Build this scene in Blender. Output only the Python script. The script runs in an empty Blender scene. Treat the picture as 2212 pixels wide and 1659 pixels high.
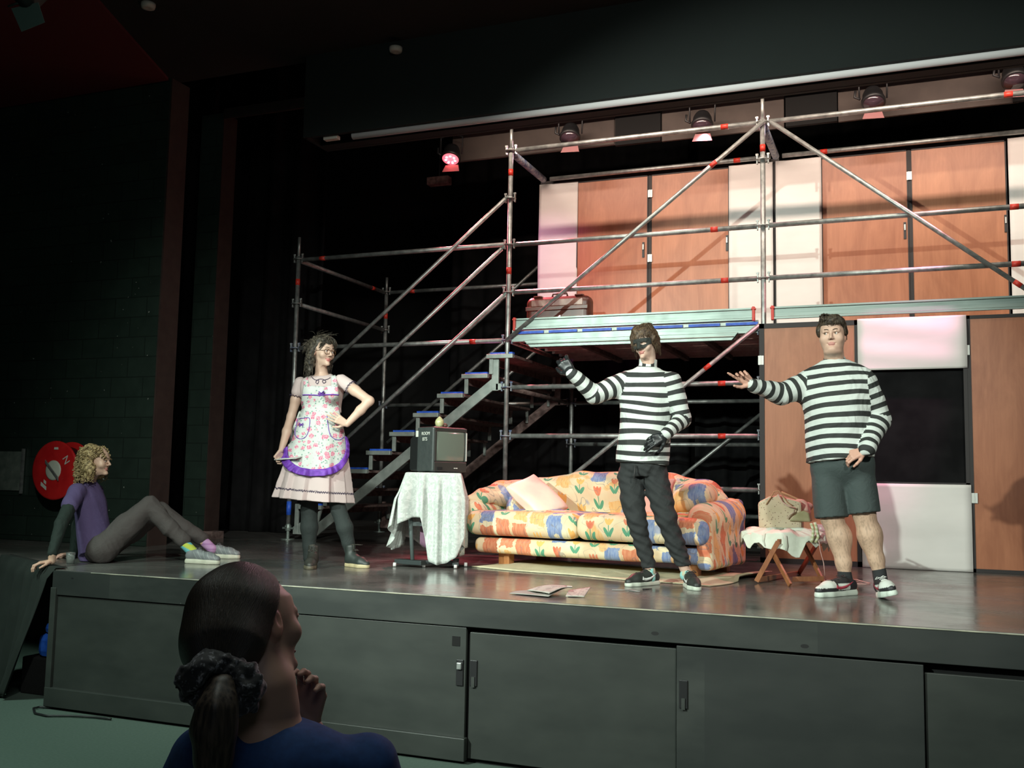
import bpy, math, random
import numpy as np
from mathutils import Vector, Matrix
random.seed(7); RNG = np.random.RandomState(11)
SC = bpy.context.scene
COL = SC.collection

# ------------------------------------------------------------------ camera
FPX = 2157.1; YAW, PIT, ROL = .38124, .096975, .018599
CAM = np.array([0., -5.511, 1.65]); ST = .96          # ST: height of the stage floor above the hall floor
def _rot():
    cy, sy, cp, sp = math.cos(YAW), math.sin(YAW), math.cos(PIT), math.sin(PIT)
    f = np.array([-sy*cp, cy*cp, sp]); r = np.array([cy, sy, 0.]); u = np.cross(r, f)
    cr, sr = math.cos(ROL), math.sin(ROL)
    return np.array([cr*r+sr*u, -sr*r+cr*u, -f])
RM = _rot()
cd = bpy.data.cameras.new('camera'); cam = bpy.data.objects.new('camera', cd); COL.objects.link(cam)
cd.sensor_width = 36; cd.lens = FPX/2212*36; cd.clip_start = .05; cd.clip_end = 100
mw = Matrix(RM.T.tolist()).to_4x4(); mw.translation = Vector(CAM); cam.matrix_world = mw
SC.camera = cam

# ------------------------------------------------------------------ world, lights, exposure
SC.view_settings.view_transform = 'Standard'; SC.view_settings.look = 'None'
SC.view_settings.exposure = 0.08; SC.view_settings.gamma = 1; SC.view_settings.use_curve_mapping = False
w = bpy.data.worlds.new('world'); SC.world = w; w.use_nodes = True
w.node_tree.nodes['Background'].inputs[0].default_value = (.55, .75, .7, 1)
w.node_tree.nodes['Background'].inputs[1].default_value = .02
def light(name, kind, loc, aim, power, color, size=.08, angle=40, blend=.3):
    d = bpy.data.lights.new(name, kind); o = bpy.data.objects.new(name, d); COL.objects.link(o)
    d.energy = power; d.color = color
    if kind == 'SPOT':
        d.spot_size = math.radians(angle); d.spot_blend = blend; d.shadow_soft_size = size
    elif kind == 'AREA':
        d.size = size; d.shape = 'DISK'
    else: d.shadow_soft_size = size
    o.location = loc
    v = Vector(aim)-Vector(loc); o.rotation_euler = v.to_track_quat('-Z', 'Y').to_euler()
    return o
MINT = (.86, 1., .90); WARM = (1., .80, .66); PINK = (1., .42, .50); RED = (1., .12, .16); MAG = (1., .2, .75)
# front-of-house stage wash (hung from the hall ceiling)
light('key_spot', 'SPOT', (-5.6, -6.6, 4.7), (-.9, 2.2, 1.9), 3000, MINT, .06, 44, .45)
light('key_spot', 'SPOT', (-1.2, -5.6, 5.0), (-4.5, 2.2, 1.6), 1650, (.95, 1., .92), .10, 46, .9)
light('key_spot', 'SPOT', (2.2, -4.6, 4.9), (-1.6, 2.2, 1.8), 1050, (.97, 1., .90), .12, 46, .6)
# lanterns on the bar hidden above the header, lighting the upstage doors
b_ = light('batten_light', 'AREA', (-1.0, 3.15, 5.56), (-1.0, 5.1, 4.35), 76, WARM)
b_.data.shape = 'RECTANGLE'; b_.data.size = 6.4; b_.data.size_y = .05; b_.data.spread = math.radians(120)
# pink and red backlight from the lanterns upstage
light('back_spot', 'SPOT', (-4.85, 5.1, 5.3), (-2.6, 2.9, 1.3), 1500, (1., .18, .22), .1, 50, .6)
light('back_spot', 'SPOT', (.9, 3.72, 5.2), (-1.8, 2.9, 1.5), 420, (1., .30, .36), .07, 50, .6)
light('back_spot', 'SPOT', (-1.9, 4.4, 5.25), (-2.1, 4.1, 3.2), 60, PINK, .07, 95, .6)
light('back_spot', 'SPOT', (.6, 3.0, 5.6), (.0, 3.8, 3.15), 620, (1., .26, .58), .06, 20, .6)
light('back_spot', 'SPOT', (-4.9, 3.1, 5.3), (-3.75, 5.08, 4.15), 75, MAG, .06, 30, .9)
a_ = light('row_light', 'AREA', (-1.2, 4.3, 5.2), (-1.2, 2.25, 4.80), 30, (1., .55, .68))
a_.data.shape = 'RECTANGLE'; a_.data.size = 7; a_.data.size_y = .06; a_.data.spread = math.radians(50)
# dim fill added over the hall, from no known lamps
light('hall_fill', 'SPOT', (-6.5, -3.6, 5.3), (-5.6, -.9, 0), 900, (.75, 1., .88), .5, 62, .9)
light('hall_fill', 'AREA', (-1.5, -3.2, 5.3), (-1.2, -.2, .5), 48, (.9, 1., .9), 1.6)
light('hall_fill', 'AREA', (1.5, -7.5, 4.6), (-1., -2.5, 1.), 14, (.8, .9, 1.), 1.5)

# ------------------------------------------------------------------ pixel geometry of the photograph (real distances given)
def V(*a): return np.array(a, float)
def ray(px, py): return RM.T @ np.array([(px-1106)/FPX, -(py-829.5)/FPX, -1.])
def atz(px, py, z=ST):
    d = ray(px, py); return CAM+d*((z-CAM[2])/d[2])
def aty(px, py, y):
    d = ray(px, py); return CAM+d*((y-CAM[1])/d[1])
def atx(px, py, x):
    d = ray(px, py); return CAM+d*((x-CAM[0])/d[0])
def nrm(v):
    v = np.asarray(v, float); return v/(np.linalg.norm(v)+1e-12)

# ------------------------------------------------------------------ shader helper
class E:
    def __init__(s, N, k): s.N = N; s.k = k
    def _m(s, op, *a): return s.N.math(op, s, *a)
    def __add__(s, o): return s._m('ADD', o)
    __radd__ = __add__
    def __mul__(s, o): return s._m('MULTIPLY', o)
    __rmul__ = __mul__
    def __sub__(s, o): return s._m('SUBTRACT', o)
    def __rsub__(s, o): return s.N.math('SUBTRACT', o, s)
    def __truediv__(s, o): return s._m('DIVIDE', o)
    def floor(s): return s._m('FLOOR')
    def fract(s): return s._m('FRACT')
    def abs(s): return s._m('ABSOLUTE')
    def sin(s): return s._m('SINE')
    def gt(s, o): return s._m('GREATER_THAN', o)
    def lt(s, o): return s._m('LESS_THAN', o)
    def max(s, o): return s._m('MAXIMUM', o)
    def min(s, o): return s._m('MINIMUM', o)
    def sqrt(s): return s._m('SQRT')
    def clamp(s): return s._m('MAXIMUM', 0.)._m('MINIMUM', 1.)
class Nd:
    def __init__(s, mat): s.t = mat.node_tree
    def new(s, typ, **kw):
        n = s.t.nodes.new(typ)
        for k, v in kw.items(): setattr(n, k, v)
        return n
    def put(s, sock, v):
        if isinstance(v, E): s.t.links.new(v.k, sock)
        elif isinstance(v, (tuple, list)): sock.default_value = tuple(v)+((1,) if len(v) == 3 and len(sock.default_value) == 4 else ())
        else: sock.default_value = v
    def math(s, op, *a):
        n = s.new('ShaderNodeMath', operation=op)
        for i, v in enumerate(a): s.put(n.inputs[i], v)
        return E(s, n.outputs[0])
    def attr(s, name, out='Fac'):
        n = s.new('ShaderNodeAttribute', attribute_name=name); return E(s, n.outputs[out])
    def obj(s):
        n = s.new('ShaderNodeTexCoord'); x = s.new('ShaderNodeSeparateXYZ'); s.t.links.new(n.outputs['Object'], x.inputs[0])
        return [E(s, x.outputs[i]) for i in range(3)]
    def objv(s): return E(s, s.new('ShaderNodeTexCoord').outputs['Object'])
    def vec(s, x, y, z=0.):
        n = s.new('ShaderNodeCombineXYZ')
        for i, v in enumerate((x, y, z)): s.put(n.inputs[i], v)
        return E(s, n.outputs[0])
    def noise(s, v, scale=5., detail=3., rough=.5, dist=0.):
        n = s.new('ShaderNodeTexNoise'); s.put(n.inputs['Vector'], v)
        n.inputs['Scale'].default_value = scale; n.inputs['Detail'].default_value = detail
        n.inputs['Roughness'].default_value = rough; n.inputs['Distortion'].default_value = dist
        return E(s, n.outputs[0])
    def white(s, v):
        n = s.new('ShaderNodeTexWhiteNoise', noise_dimensions='3D'); s.put(n.inputs['Vector'], v); return E(s, n.outputs[0])
    def voro(s, v, scale=5., out='Distance', rand=1.):
        n = s.new('ShaderNodeTexVoronoi'); s.put(n.inputs['Vector'], v); n.inputs['Scale'].default_value = scale
        n.inputs['Randomness'].default_value = rand
        return E(s, n.outputs[out])
    def mix(s, f, a, b):
        n = s.new('ShaderNodeMix', data_type='RGBA'); s.put(n.inputs[0], f); s.put(n.inputs[6], a); s.put(n.inputs[7], b)
        return E(s, n.outputs[2])
    def ramp(s, f, lo, hi): return ((f-lo)/(hi-lo)).clamp()
def lin(c):
    return tuple(((x/255.)/12.92 if x/255. <= .04045 else ((x/255.+.055)/1.055)**2.4) for x in c)
MATS = {}
def mat(name, color=None, rough=.6, metal=0., fn=None, bump=None, emit=None, spec=None, sheen=0., trans=0., alpha=None):
    if name in MATS: return MATS[name]
    m = bpy.data.materials.new(name); m.use_nodes = True; MATS[name] = m
    N = Nd(m); b = m.node_tree.nodes['Principled BSDF']
    if color is not None: b.inputs['Base Color'].default_value = tuple(color)+(1,)
    b.inputs['Roughness'].default_value = rough; b.inputs['Metallic'].default_value = metal
    if spec is not None: b.inputs['Specular IOR Level'].default_value = spec
    if sheen: b.inputs['Sheen Weight'].default_value = sheen
    if trans: b.inputs['Transmission Weight'].default_value = trans
    if fn:
        r = fn(N)
        if isinstance(r, tuple): N.put(b.inputs['Base Color'], r[0]); N.put(b.inputs['Roughness'], r[1])
        else: N.put(b.inputs['Base Color'], r)
    if bump:
        n = N.new('ShaderNodeBump'); n.inputs['Strength'].default_value = bump[1]; n.inputs['Distance'].default_value = bump[2]
        N.put(n.inputs['Height'], bump[0](N)); m.node_tree.links.new(n.outputs[0], b.inputs['Normal'])
    if emit: b.inputs['Emission Color'].default_value = tuple(emit[0])+(1,); b.inputs['Emission Strength'].default_value = emit[1]
    return m
def vary(c1, c2, scale=3., detail=4., stretch=(1, 1, 1), lo=.35, hi=.65, dist=0.):
    def f(N):
        x, y, z = N.obj(); v = N.vec(x*stretch[0], y*stretch[1], z*stretch[2])
        return N.mix(N.ramp(N.noise(v, scale, detail, .55, dist), lo, hi), c1, c2)
    return f
def bnoise(scale=40., detail=3.): return lambda N: N.noise(N.objv(), scale, detail)

# ------------------------------------------------------------------ object helpers
def setp(o, label=None, cat=None, group=None, kind=None):
    for k, v in (('label', label), ('category', cat), ('group', group), ('kind', kind)):
        if v: o[k] = v
    return o
def parent_to(o, p):
    if p is not None:
        o.parent = p; o.matrix_parent_inverse = Matrix.Translation(p.location).inverted()
def thing(name, loc, label, cat, group=None):
    o = bpy.data.objects.new(name, None); COL.objects.link(o); o.location = Vector(loc); o.empty_display_size = .1
    return setp(o, label, cat, group)
class MB:
    def __init__(s): s.v = []; s.f = []; s.n = 0; s.m = []; s.mi = 0
    def add(s, v, f):
        v = np.asarray(v, float); s.v.append(v); s.f += [tuple(i+s.n for i in q) for q in f]; s.m += [s.mi]*len(f); s.n += len(v); return s
    def box(s, c, size, X=None, Y=None, Z=None):
        X = V(1, 0, 0) if X is None else nrm(X); Z = V(0, 0, 1) if Z is None else nrm(Z)
        Y = np.cross(Z, X) if Y is None else nrm(Y)
        hx, hy, hz = np.asarray(size, float)/2; c = np.asarray(c, float)
        v = [c+a*hx*X+b*hy*Y+d*hz*Z for d in (-1, 1) for a, b in ((-1, -1), (1, -1), (1, 1), (-1, 1))]
        return s.add(v, [(3, 2, 1, 0), (4, 5, 6, 7), (0, 1, 5, 4), (1, 2, 6, 5), (2, 3, 7, 6), (3, 0, 4, 7)])
    def tube(s, pts, r, seg=12, cap=True, flat=1.):
        P = np.asarray(pts, float); n = len(P); R = np.full(n, r) if np.isscalar(r) else np.asarray(r, float)
        T = np.gradient(P, axis=0); T /= np.linalg.norm(T, axis=1)[:, None]+1e-12
        up = V(0, 0, 1) if abs(T[0][2]) < .9 else V(1, 0, 0)
        vs = []
        for i in range(n):
            a = nrm(np.cross(up, T[i])); b = np.cross(T[i], a); up = b if abs(np.dot(b, T[min(i+1, n-1)])) < .9 else up
            for k in range(seg):
                t = 2*math.pi*k/seg; vs.append(P[i]+R[i]*(math.cos(t)*a+flat*math.sin(t)*b))
        f = [(i*seg+k, i*seg+(k+1) % seg, (i+1)*seg+(k+1) % seg, (i+1)*seg+k) for i in range(n-1) for k in range(seg)]
        if cap: f += [tuple(range(seg-1, -1, -1)), tuple((n-1)*seg+k for k in range(seg))]
        return s.add(vs, f)
    def cyl(s, a, b, r, seg=16): return s.tube([a, b], r, seg)
    def lathe(s, c, prof, axis=(0, 0, 1), seg=24):
        A = nrm(axis); u = nrm(np.cross(A, V(1, 0, 0) if abs(A[0]) < .9 else V(0, 1, 0))); w_ = np.cross(A, u); c = np.asarray(c, float)
        vs = [c+A*h+r*(math.cos(2*math.pi*k/seg)*u+math.sin(2*math.pi*k/seg)*w_) for r, h in prof for k in range(seg)]
        n = len(prof); f = [(i*seg+k, i*seg+(k+1) % seg, (i+1)*seg+(k+1) % seg, (i+1)*seg+k) for i in range(n-1) for k in range(seg)]
        f += [tuple(range(seg-1, -1, -1)), tuple((n-1)*seg+k for k in range(seg))]
        return s.add(vs, f)
    def prism(s, poly, d):
        P = np.asarray(poly, float); n = len(P); d = np.asarray(d, float)
        f = [tuple(range(n)), tuple(range(2*n-1, n-1, -1))]+[(i, n+i, n+(i+1) % n, (i+1) % n) for i in range(n)]
        return s.add(np.vstack([P, P+d]), f)
    def grid(s, P):
        P = np.asarray(P, float); a, b = P.shape[:2]
        return s.add(P.reshape(-1, 3), [(i*b+j, (i+1)*b+j, (i+1)*b+j+1, i*b+j+1) for i in range(a-1) for j in range(b-1)])
    def build(s, name, m, parent=None, smooth=False, bevel=0., solid=0., attrs=None, sub=0, loc=None):
        v = np.vstack(s.v)
        me = bpy.data.meshes.new(name)
        org = np.asarray(parent.location if (parent is not None and loc is None) else (loc if loc is not None else (0, 0, 0)), float)
        me.from_pydata((v-org).tolist(), [], s.f)
        for mm in (m if isinstance(m, (list, tuple)) else [m]): me.materials.append(mm)
        if isinstance(m, (list, tuple)): me.polygons.foreach_set('material_index', s.m)
        if smooth: me.polygons.foreach_set('use_smooth', [True]*len(me.polygons))
        for k, a in (attrs or {}).items():
            a = np.asarray(a, np.float32)
            if a.ndim == 1: t = me.attributes.new(k, 'FLOAT', 'POINT'); t.data.foreach_set('value', a)
            elif a.shape[1] == 3: t = me.attributes.new(k, 'FLOAT_VECTOR', 'POINT'); t.data.foreach_set('vector', a.ravel())
        me.update(); o = bpy.data.objects.new(name, me); COL.objects.link(o)
        o.location = Vector(org)
        if bevel:
            b = o.modifiers.new('bevel', 'BEVEL'); b.width = bevel; b.segments = 2; b.limit_method = 'ANGLE'; b.angle_limit = .7
        if solid: b = o.modifiers.new('solid', 'SOLIDIFY'); b.thickness = solid; b.offset = 0
        if sub: b = o.modifiers.new('sub', 'SUBSURF'); b.levels = sub; b.render_levels = sub
        parent_to(o, parent)
        return o
def struct(o): o['kind'] = 'structure'; return o
def textobj(s, c, X, Z, h, m, name='lettering', parent=None, ext=.001):
    """flat lettering built where it stands; X is the reading direction, Z the letters' up"""
    cu = bpy.data.curves.new(name, 'FONT'); cu.body = s; cu.size = h*1.4; cu.extrude = ext; cu.align_x = 'CENTER'; cu.align_y = 'CENTER'
    t = bpy.data.objects.new(name+'_src', cu); COL.objects.link(t)
    dg = bpy.context.evaluated_depsgraph_get(); me = bpy.data.meshes.new_from_object(t.evaluated_get(dg)); me.name = name
    bpy.data.objects.remove(t)
    X = nrm(X); Z = nrm(Z); Y = np.cross(Z, X)
    M4 = Matrix([[X[i], Z[i], -Y[i], 0] for i in range(3)]+[[0, 0, 0, 1]])
    me.transform(M4); me.materials.clear(); me.materials.append(m)
    o = bpy.data.objects.new(name, me); COL.objects.link(o); o.location = Vector(c); parent_to(o, parent); return o

# ------------------------------------------------------------------ signed-distance modelling: prims blended into one smooth surface
def smin(a, b, k):
    if k <= 0: return np.minimum(a, b)
    h = np.maximum(k-np.abs(a-b), 0)/k
    return np.minimum(a, b)-h*h*k*.25
def crs(ts, vs, n=48):
    ts = np.asarray(ts, float); vs = np.asarray(vs, float)
    m = np.gradient(vs, ts) if len(ts) > 1 else vs*0
    x = np.linspace(ts[0], ts[-1], n); i = np.clip(np.searchsorted(ts, x, 'right')-1, 0, len(ts)-2)
    h = ts[i+1]-ts[i]; u = (x-ts[i])/h
    return x, (2*u**3-3*u**2+1)*vs[i]+(u**3-2*u**2+u)*h*m[i]+(-2*u**3+3*u**2)*vs[i+1]+(u**3-u**2)*h*m[i+1]
class SDF:
    def __init__(s, k=.02): s.p = []; s.k = k; s.disp = None; s.cuts = []; s.off = V(0, 0, 0)
    def _add(s, fn, k, tag, op, col): s.p.append((fn, s.k if k is None else k, tag, op, col)); return s
    def cap(s, a, b, r1, r2=None, k=None, tag=0, op=1, col=None):
        a = np.asarray(a, float); b = np.asarray(b, float); r2 = r1 if r2 is None else r2
        ab = b-a; L2 = max(ab@ab, 1e-12)
        def f(p):
            q = p-a; t = np.clip((q@ab)/L2, 0, 1); return np.linalg.norm(q-t[:, None]*ab, axis=1)-(r1+(r2-r1)*t)
        return s._add(f, k, tag, op, col)
    def chain(s, pts, rs, **kw):
        for i in range(len(pts)-1): s.cap(pts[i], pts[i+1], rs[i], rs[i+1], **kw)
        return s
    def ell(s, c, r, X=(1, 0, 0), Z=(0, 0, 1), k=None, tag=0, op=1, col=None):
        c = np.asarray(c, float); X = nrm(X); Y = nrm(np.cross(Z, X)); Z = np.cross(X, Y); M = np.array([X, Y, Z]); r = np.asarray(r, float)
        def f(p):
            q = (p-c)@M.T/r; k0 = np.linalg.norm(q, axis=1); k1 = np.linalg.norm(q/r, axis=1)
            return np.where(k1 > 1e-6, k0*(k0-1)/np.maximum(k1, 1e-6), -r.min())
        return s._add(f, k, tag, op, col)
    def loft(s, a, b, side, ts, ru, rv, ou=None, ov=None, k=None, tag=0, op=1, col=None, ex=2.):
        """tube along a-b whose half widths ru (along side) and rv follow ts in 0..1"""
        a = np.asarray(a, float); b = np.asarray(b, float); W = nrm(b-a); L = np.linalg.norm(b-a)
        U = nrm(np.asarray(side, float)-W*(np.dot(side, W))); Vv = np.cross(W, U)
        X, RU = crs(ts, ru); _, RV = crs(ts, rv); OU = crs(ts, ou)[1] if ou is not None else X*0; OV = crs(ts, ov)[1] if ov is not None else X*0
        def f(p):
            q = p-a; z = q@W/L; t = np.clip(z, ts[0], ts[-1]); zz = (z-t)*L
            u = q@U-np.interp(t, X, OU); v = q@Vv-np.interp(t, X, OV); A = np.interp(t, X, RU); B = np.interp(t, X, RV)
            rc = np.minimum(A, B)*.5
            if ex == 2.: k0 = np.sqrt((u/A)**2+(v/B)**2); k1 = np.sqrt((u/A**2)**2+(v/B**2)**2); d = np.where(k1 > 1e-6, k0*(k0-1)/np.maximum(k1, 1e-6), -np.minimum(A, B))
            else: d = ((np.abs(u/A)**ex+np.abs(v/B)**ex)**(1/ex)-1)*np.minimum(A, B)
            return np.where(np.abs(zz) > 0, np.where(d > 0, np.sqrt(d*d+zz*zz), np.abs(zz)), d)
        return s._add(f, k, tag, op, col)
    def box(s, c, h, r=.01, X=(1, 0, 0), Z=(0, 0, 1), k=None, tag=0, op=1, col=None):
        c = np.asarray(c, float); X = nrm(X); Y = nrm(np.cross(Z, X)); Z = np.cross(X, Y); M = np.array([X, Y, Z]); h = np.asarray(h, float)-r
        def f(p):
            q = np.abs((p-c)@M.T)-h; return np.linalg.norm(np.maximum(q, 0), axis=1)+np.minimum(q.max(1), 0)-r
        return s._add(f, k, tag, op, col)
    def pillow(s, c, h, X=(1, 0, 0), Z=(0, 0, 1), k=None, tag=0, edge=.12):
        """h: half sizes, third is the thickness at the middle, corners pinched"""
        c = np.asarray(c, float); X = nrm(X); Y = nrm(np.cross(Z, X)); Z = np.cross(X, Y); M = np.array([X, Y, Z])
        def f(p):
            q = (p-c)@M.T; a = np.abs(q[:, 0])/h[0]; b = np.abs(q[:, 1])/h[1]
            t = h[2]*(edge+(1-edge)*np.sqrt(np.clip(1-a**2.6, 0, 1)*np.clip(1-b**2.6, 0, 1)))
            sx = h[0]*(1-.08*(1-b**2)*1.); sy = h[1]*(1-.08*(1-a**2))
            return np.maximum(np.maximum(np.abs(q[:, 0])-sx, np.abs(q[:, 1])-sy), np.abs(q[:, 2])-t)*.8
        return s._add(f, k, tag, 1, None)
    def cut(s, o, n): s.cuts.append((np.asarray(o, float), nrm(n))); return s      # removes what lies on the side n points to
    def ev(s, p, tags=False):
        d = np.full(len(p), 1e3); best = np.full(len(p), 1e3); tg = np.zeros(len(p), int)
        for i, (fn, k, tag, op, col) in enumerate(s.p):
            e = fn(p)
            if op == 1:
                d = smin(d, e, k)
                if tags: m = e < best; best = np.where(m, e, best); tg[m] = i
            else: d = -smin(-d, e, k)
        if s.disp is not None: d = d+s.disp(p)
        for o, n in s.cuts: d = np.maximum(d, (p-o)@n)
        return (d, tg) if tags else d
    def mesh(s, h, lo=None, hi=None):
        B = 8; BB = B*h; rad = BB*.87
        if lo is None: lo, hi = s.bounds()
        lo = np.asarray(lo, float)-2*h; nb = np.ceil((np.asarray(hi)+2*h-lo)/BB).astype(int)
        ii = np.stack(np.meshgrid(*[np.arange(n) for n in nb], indexing='ij'), -1).reshape(-1, 3)
        cen = lo+(ii+.5)*BB
        # coarse two-level cull
        E0 = [fn(cen) for fn, k, t, op, c in s.p]
        dm = np.min([e for e, q in zip(E0, s.p) if q[3] == 1], axis=0)
        kmax = max(q[1] for q in s.p)
        act = (np.abs(dm) < rad*1.6+kmax*.6+.006) | (dm < 0)
        dd = np.where(act, 0, 1.)
        dcen = s.ev(cen[act]); keep = np.zeros(len(cen), bool); keep[act] = np.abs(dcen) < rad*1.7+.008
        for o, n in s.cuts: keep |= act & (np.abs((cen-o)@n) < rad*1.2) & (dm < rad)
        ii = ii[keep]; E0 = [e[keep] for e in E0]; dm = dm[keep]; cen = cen[keep]
        g = np.stack(np.meshgrid(*[np.arange(B+1)]*3, indexing='ij'), -1).reshape(-1, 3)
        D = np.empty((len(ii), (B+1)**3), np.float32)
        CH = 400
        order = np.lexsort(ii.T); ii = ii[order]; E0 = [e[order] for e in E0]; dm = dm[order]
        for c0 in range(0, len(ii), CH):
            sl = slice(c0, c0+CH); blk = ii[sl]; P = (lo+(blk[:, None, :]*B+g[None])*h)
            d = np.full(P.shape[:2], 1e3)
            for (fn, k, tag, op, col), e in zip(s.p, E0):
                rel = np.nonzero(e[sl] < (dm[sl]+2.3*rad+k*1.2+.01 if op == 1 else 2*rad+k))[0]
                if len(rel) == 0: continue
                q = fn(P[rel].reshape(-1, 3)).reshape(len(rel), -1)
                d[rel] = smin(d[rel], q, k) if op == 1 else -smin(-d[rel], q, k)
            Pf = P.reshape(-1, 3)
            if s.disp is not None: d = d+s.disp(Pf).reshape(d.shape)
            for o, n in s.cuts: d = np.maximum(d, ((Pf-o)@n).reshape(d.shape))
            D[sl] = d
        D = D.reshape(-1, B+1, B+1, B+1); S_ = D < 0
        c = [(a, b, e) for a in (0, 1) for b in (0, 1) for e in (0, 1)]
        sub = lambda A, o: A[:, o[0]:o[0]+B, o[1]:o[1]+B, o[2]:o[2]+B]
        cnt = sum(sub(S_, o).astype(np.int8) for o in c); cell = (cnt > 0) & (cnt < 8)
        bi, x, y, z = np.nonzero(cell)
        vals = np.stack([D[bi, x+o[0], y+o[1], z+o[2]] for o in c], 1); cc = np.array(c, float)
        acc = np.zeros((len(bi), 3)); wt = np.zeros(len(bi))
        for i in range(8):
            for j in range(i+1, 8):
                if abs(cc[i]-cc[j]).sum() == 1:
                    a = vals[:, i]; b = vals[:, j]; m = (a < 0) != (b < 0); t = np.where(m, a/np.where(m, a-b, 1), 0)
                    acc += np.where(m[:, None], cc[i]+(cc[j]-cc[i])*t[:, None], 0); wt += m
        NX, NY, NZ = nb*B+4
        gi = ii[bi]*B+np.stack([x, y, z], 1); key = (gi[:, 0]*NY+gi[:, 1])*NZ+gi[:, 2]
        vert = lo+(gi+acc/wt[:, None])*h
        o_ = np.argsort(key); key = key[o_]; vert = vert[o_]
        faces = []
        for ax, (st) in enumerate(((1, 0, 0), (0, 1, 0), (0, 0, 1))):
            A = S_[:, :B, :B, :B]; Bq = sub(S_, st); e = A != Bq; b2, x, y, z = np.nonzero(e)
            G = ii[b2]*B+np.stack([x, y, z], 1); o1 = np.zeros(3, int); o1[(ax+1) % 3] = 1; o2 = np.zeros(3, int); o2[(ax+2) % 3] = 1
            qs = [G-o1-o2, G-o2, G, G-o1]; K = np.stack([(q[:, 0]*NY+q[:, 1])*NZ+q[:, 2] for q in qs], 1)
            I = np.searchsorted(key, K); I = np.clip(I, 0, len(key)-1); ok = (key[I] == K).all(1)
            I = I[ok]; fl = ~A[b2, x, y, z][ok]; I[fl] = I[fl][:, ::-1]; faces.append(I)
        return vert, np.vstack(faces)
    def bounds(s):
        if hasattr(s, 'bb'): return s.bb
        raise ValueError
def sines(seed, n, scale, amp, stretch=(1, 1, 1)):
    r = np.random.RandomState(seed); K = r.randn(n, 3)*scale*np.asarray(stretch); ph = r.rand(n)*6.28; A = amp/np.sqrt(n)
    def f(p): return np.sin(p@K.T+ph).sum(1)*A
    return f
def sdf_obj(name, S, h, m, parent=None, lo=None, hi=None, attrs=None, extra=None, kind=None, smooth_it=0, cattrs=None):
    """mesh an SDF (or several, joined) and link it as one object; attrs: name -> function(verts, normals, prim index)"""
    Ss = S if isinstance(S, list) else [(S, h, lo, hi)]
    vs, fs, tg, n = [], [], [], 0; TG = []; at = {k: [] for k in (attrs or {})}
    for (s_, h_, lo_, hi_) in Ss:
        v, f = s_.mesh(h_, lo_, hi_)
        vs.append(v); fs.append(f+n); n += len(v)
        if attrs or cattrs:
            _, t = s_.ev(v, True); TG.append(t)
        if attrs:
            for k, fn in attrs.items(): at[k].append(fn(v, s_, t))
    v = np.vstack(vs); f = np.vstack(fs)
    if extra: 
        ev, ef = extra; f = np.vstack([f, np.asarray(ef)+n]); v = np.vstack([v, ev])
        for k in at: at[k].append(np.zeros((len(ev),)+at[k][0].shape[1:]))
    me = bpy.data.meshes.new(name); org = np.asarray(parent.location if parent is not None else v.mean(0), float)
    if parent is None: org[2] = v[:, 2].min()
    me.vertices.add(len(v)); me.vertices.foreach_set('co', (v-org).astype(np.float32).ravel())
    me.loops.add(len(f)*4); me.loops.foreach_set('vertex_index', f.astype(np.int32).ravel())
    me.polygons.add(len(f)); me.polygons.foreach_set('loop_start', np.arange(len(f), dtype=np.int32)*4)
    me.update(calc_edges=True); me.polygons.foreach_set('use_smooth', np.ones(len(f), bool))
    me.materials.append(m)
    for k, l in at.items():
        a = np.concatenate(l).astype(np.float32)
        if a.ndim == 1: t = me.attributes.new(k, 'FLOAT', 'POINT'); t.data.foreach_set('value', a)
        else: t = me.attributes.new(k, 'FLOAT_VECTOR', 'POINT'); t.data.foreach_set('vector', a.ravel())
    for k, (gf, vf) in (cattrs or {}).items():
        g = gf(np.concatenate(TG)); ug = np.unique(g); H1 = (g[:, None] == ug[None]).astype(float); cnt = np.bincount(f.ravel(), minlength=len(v))[:, None]+1e-9
        for _ in range(14):
            fm = H1[f].mean(1); H1 = np.stack([np.bincount(f.ravel(), np.repeat(fm[:, c], 4), minlength=len(v)) for c in range(len(ug))], 1)/cnt
        gface = ug[H1[f].mean(1).argmax(1)]; P4 = v[f.ravel()]; g4 = np.repeat(gface, 4)
        t = me.attributes.new(k, 'FLOAT', 'CORNER'); t.data.foreach_set('value', vf(P4, g4).astype(np.float32))
    o = bpy.data.objects.new(name, me); COL.objects.link(o); o.location = Vector(org); parent_to(o, parent)
    if smooth_it:
        sm = o.modifiers.new('smooth', 'SMOOTH'); sm.factor = .5; sm.iterations = smooth_it
    if kind: o['kind'] = kind
    return o
def smoothline(P, n):
    P = np.asarray(P, float); t = np.arange(len(P)); return np.stack([crs(t, P[:, i], n)[1] for i in range(3)], 1)
def tagcol(v, S, t, default):
    """per-vertex colour from the nearest prim's col"""
    cols = np.array([p[4] if p[4] is not None else default for p in S.p], float); return cols[t]
# ================================================================== materials of the place
def m_floor(N):
    x, y, z = N.obj(); n = N.noise(N.vec(x, y, z), 1.3, 5, .6); s = N.noise(N.vec(x*.5, y*9, 0.), 4, 4, .6)
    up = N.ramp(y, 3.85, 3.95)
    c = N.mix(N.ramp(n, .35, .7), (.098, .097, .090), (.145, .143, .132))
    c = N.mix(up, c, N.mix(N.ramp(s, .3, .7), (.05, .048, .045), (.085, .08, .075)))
    return c, (.13+.20*N.ramp(n, .4, .75)+.16*N.ramp(s, .55, .75)+.22*up)
M_stage = mat('stage_vinyl', fn=m_floor, spec=.9, bump=(lambda N: N.noise(N.vec(N.obj()[0], N.obj()[1]*2.5, 0.), 5, 3), .025, .003))
M_carpet = mat('green_carpet', fn=vary((.070, .108, .086), (.085, .125, .102), 60, 3), rough=.95, bump=(bnoise(300, 2), .4, .003))
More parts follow.
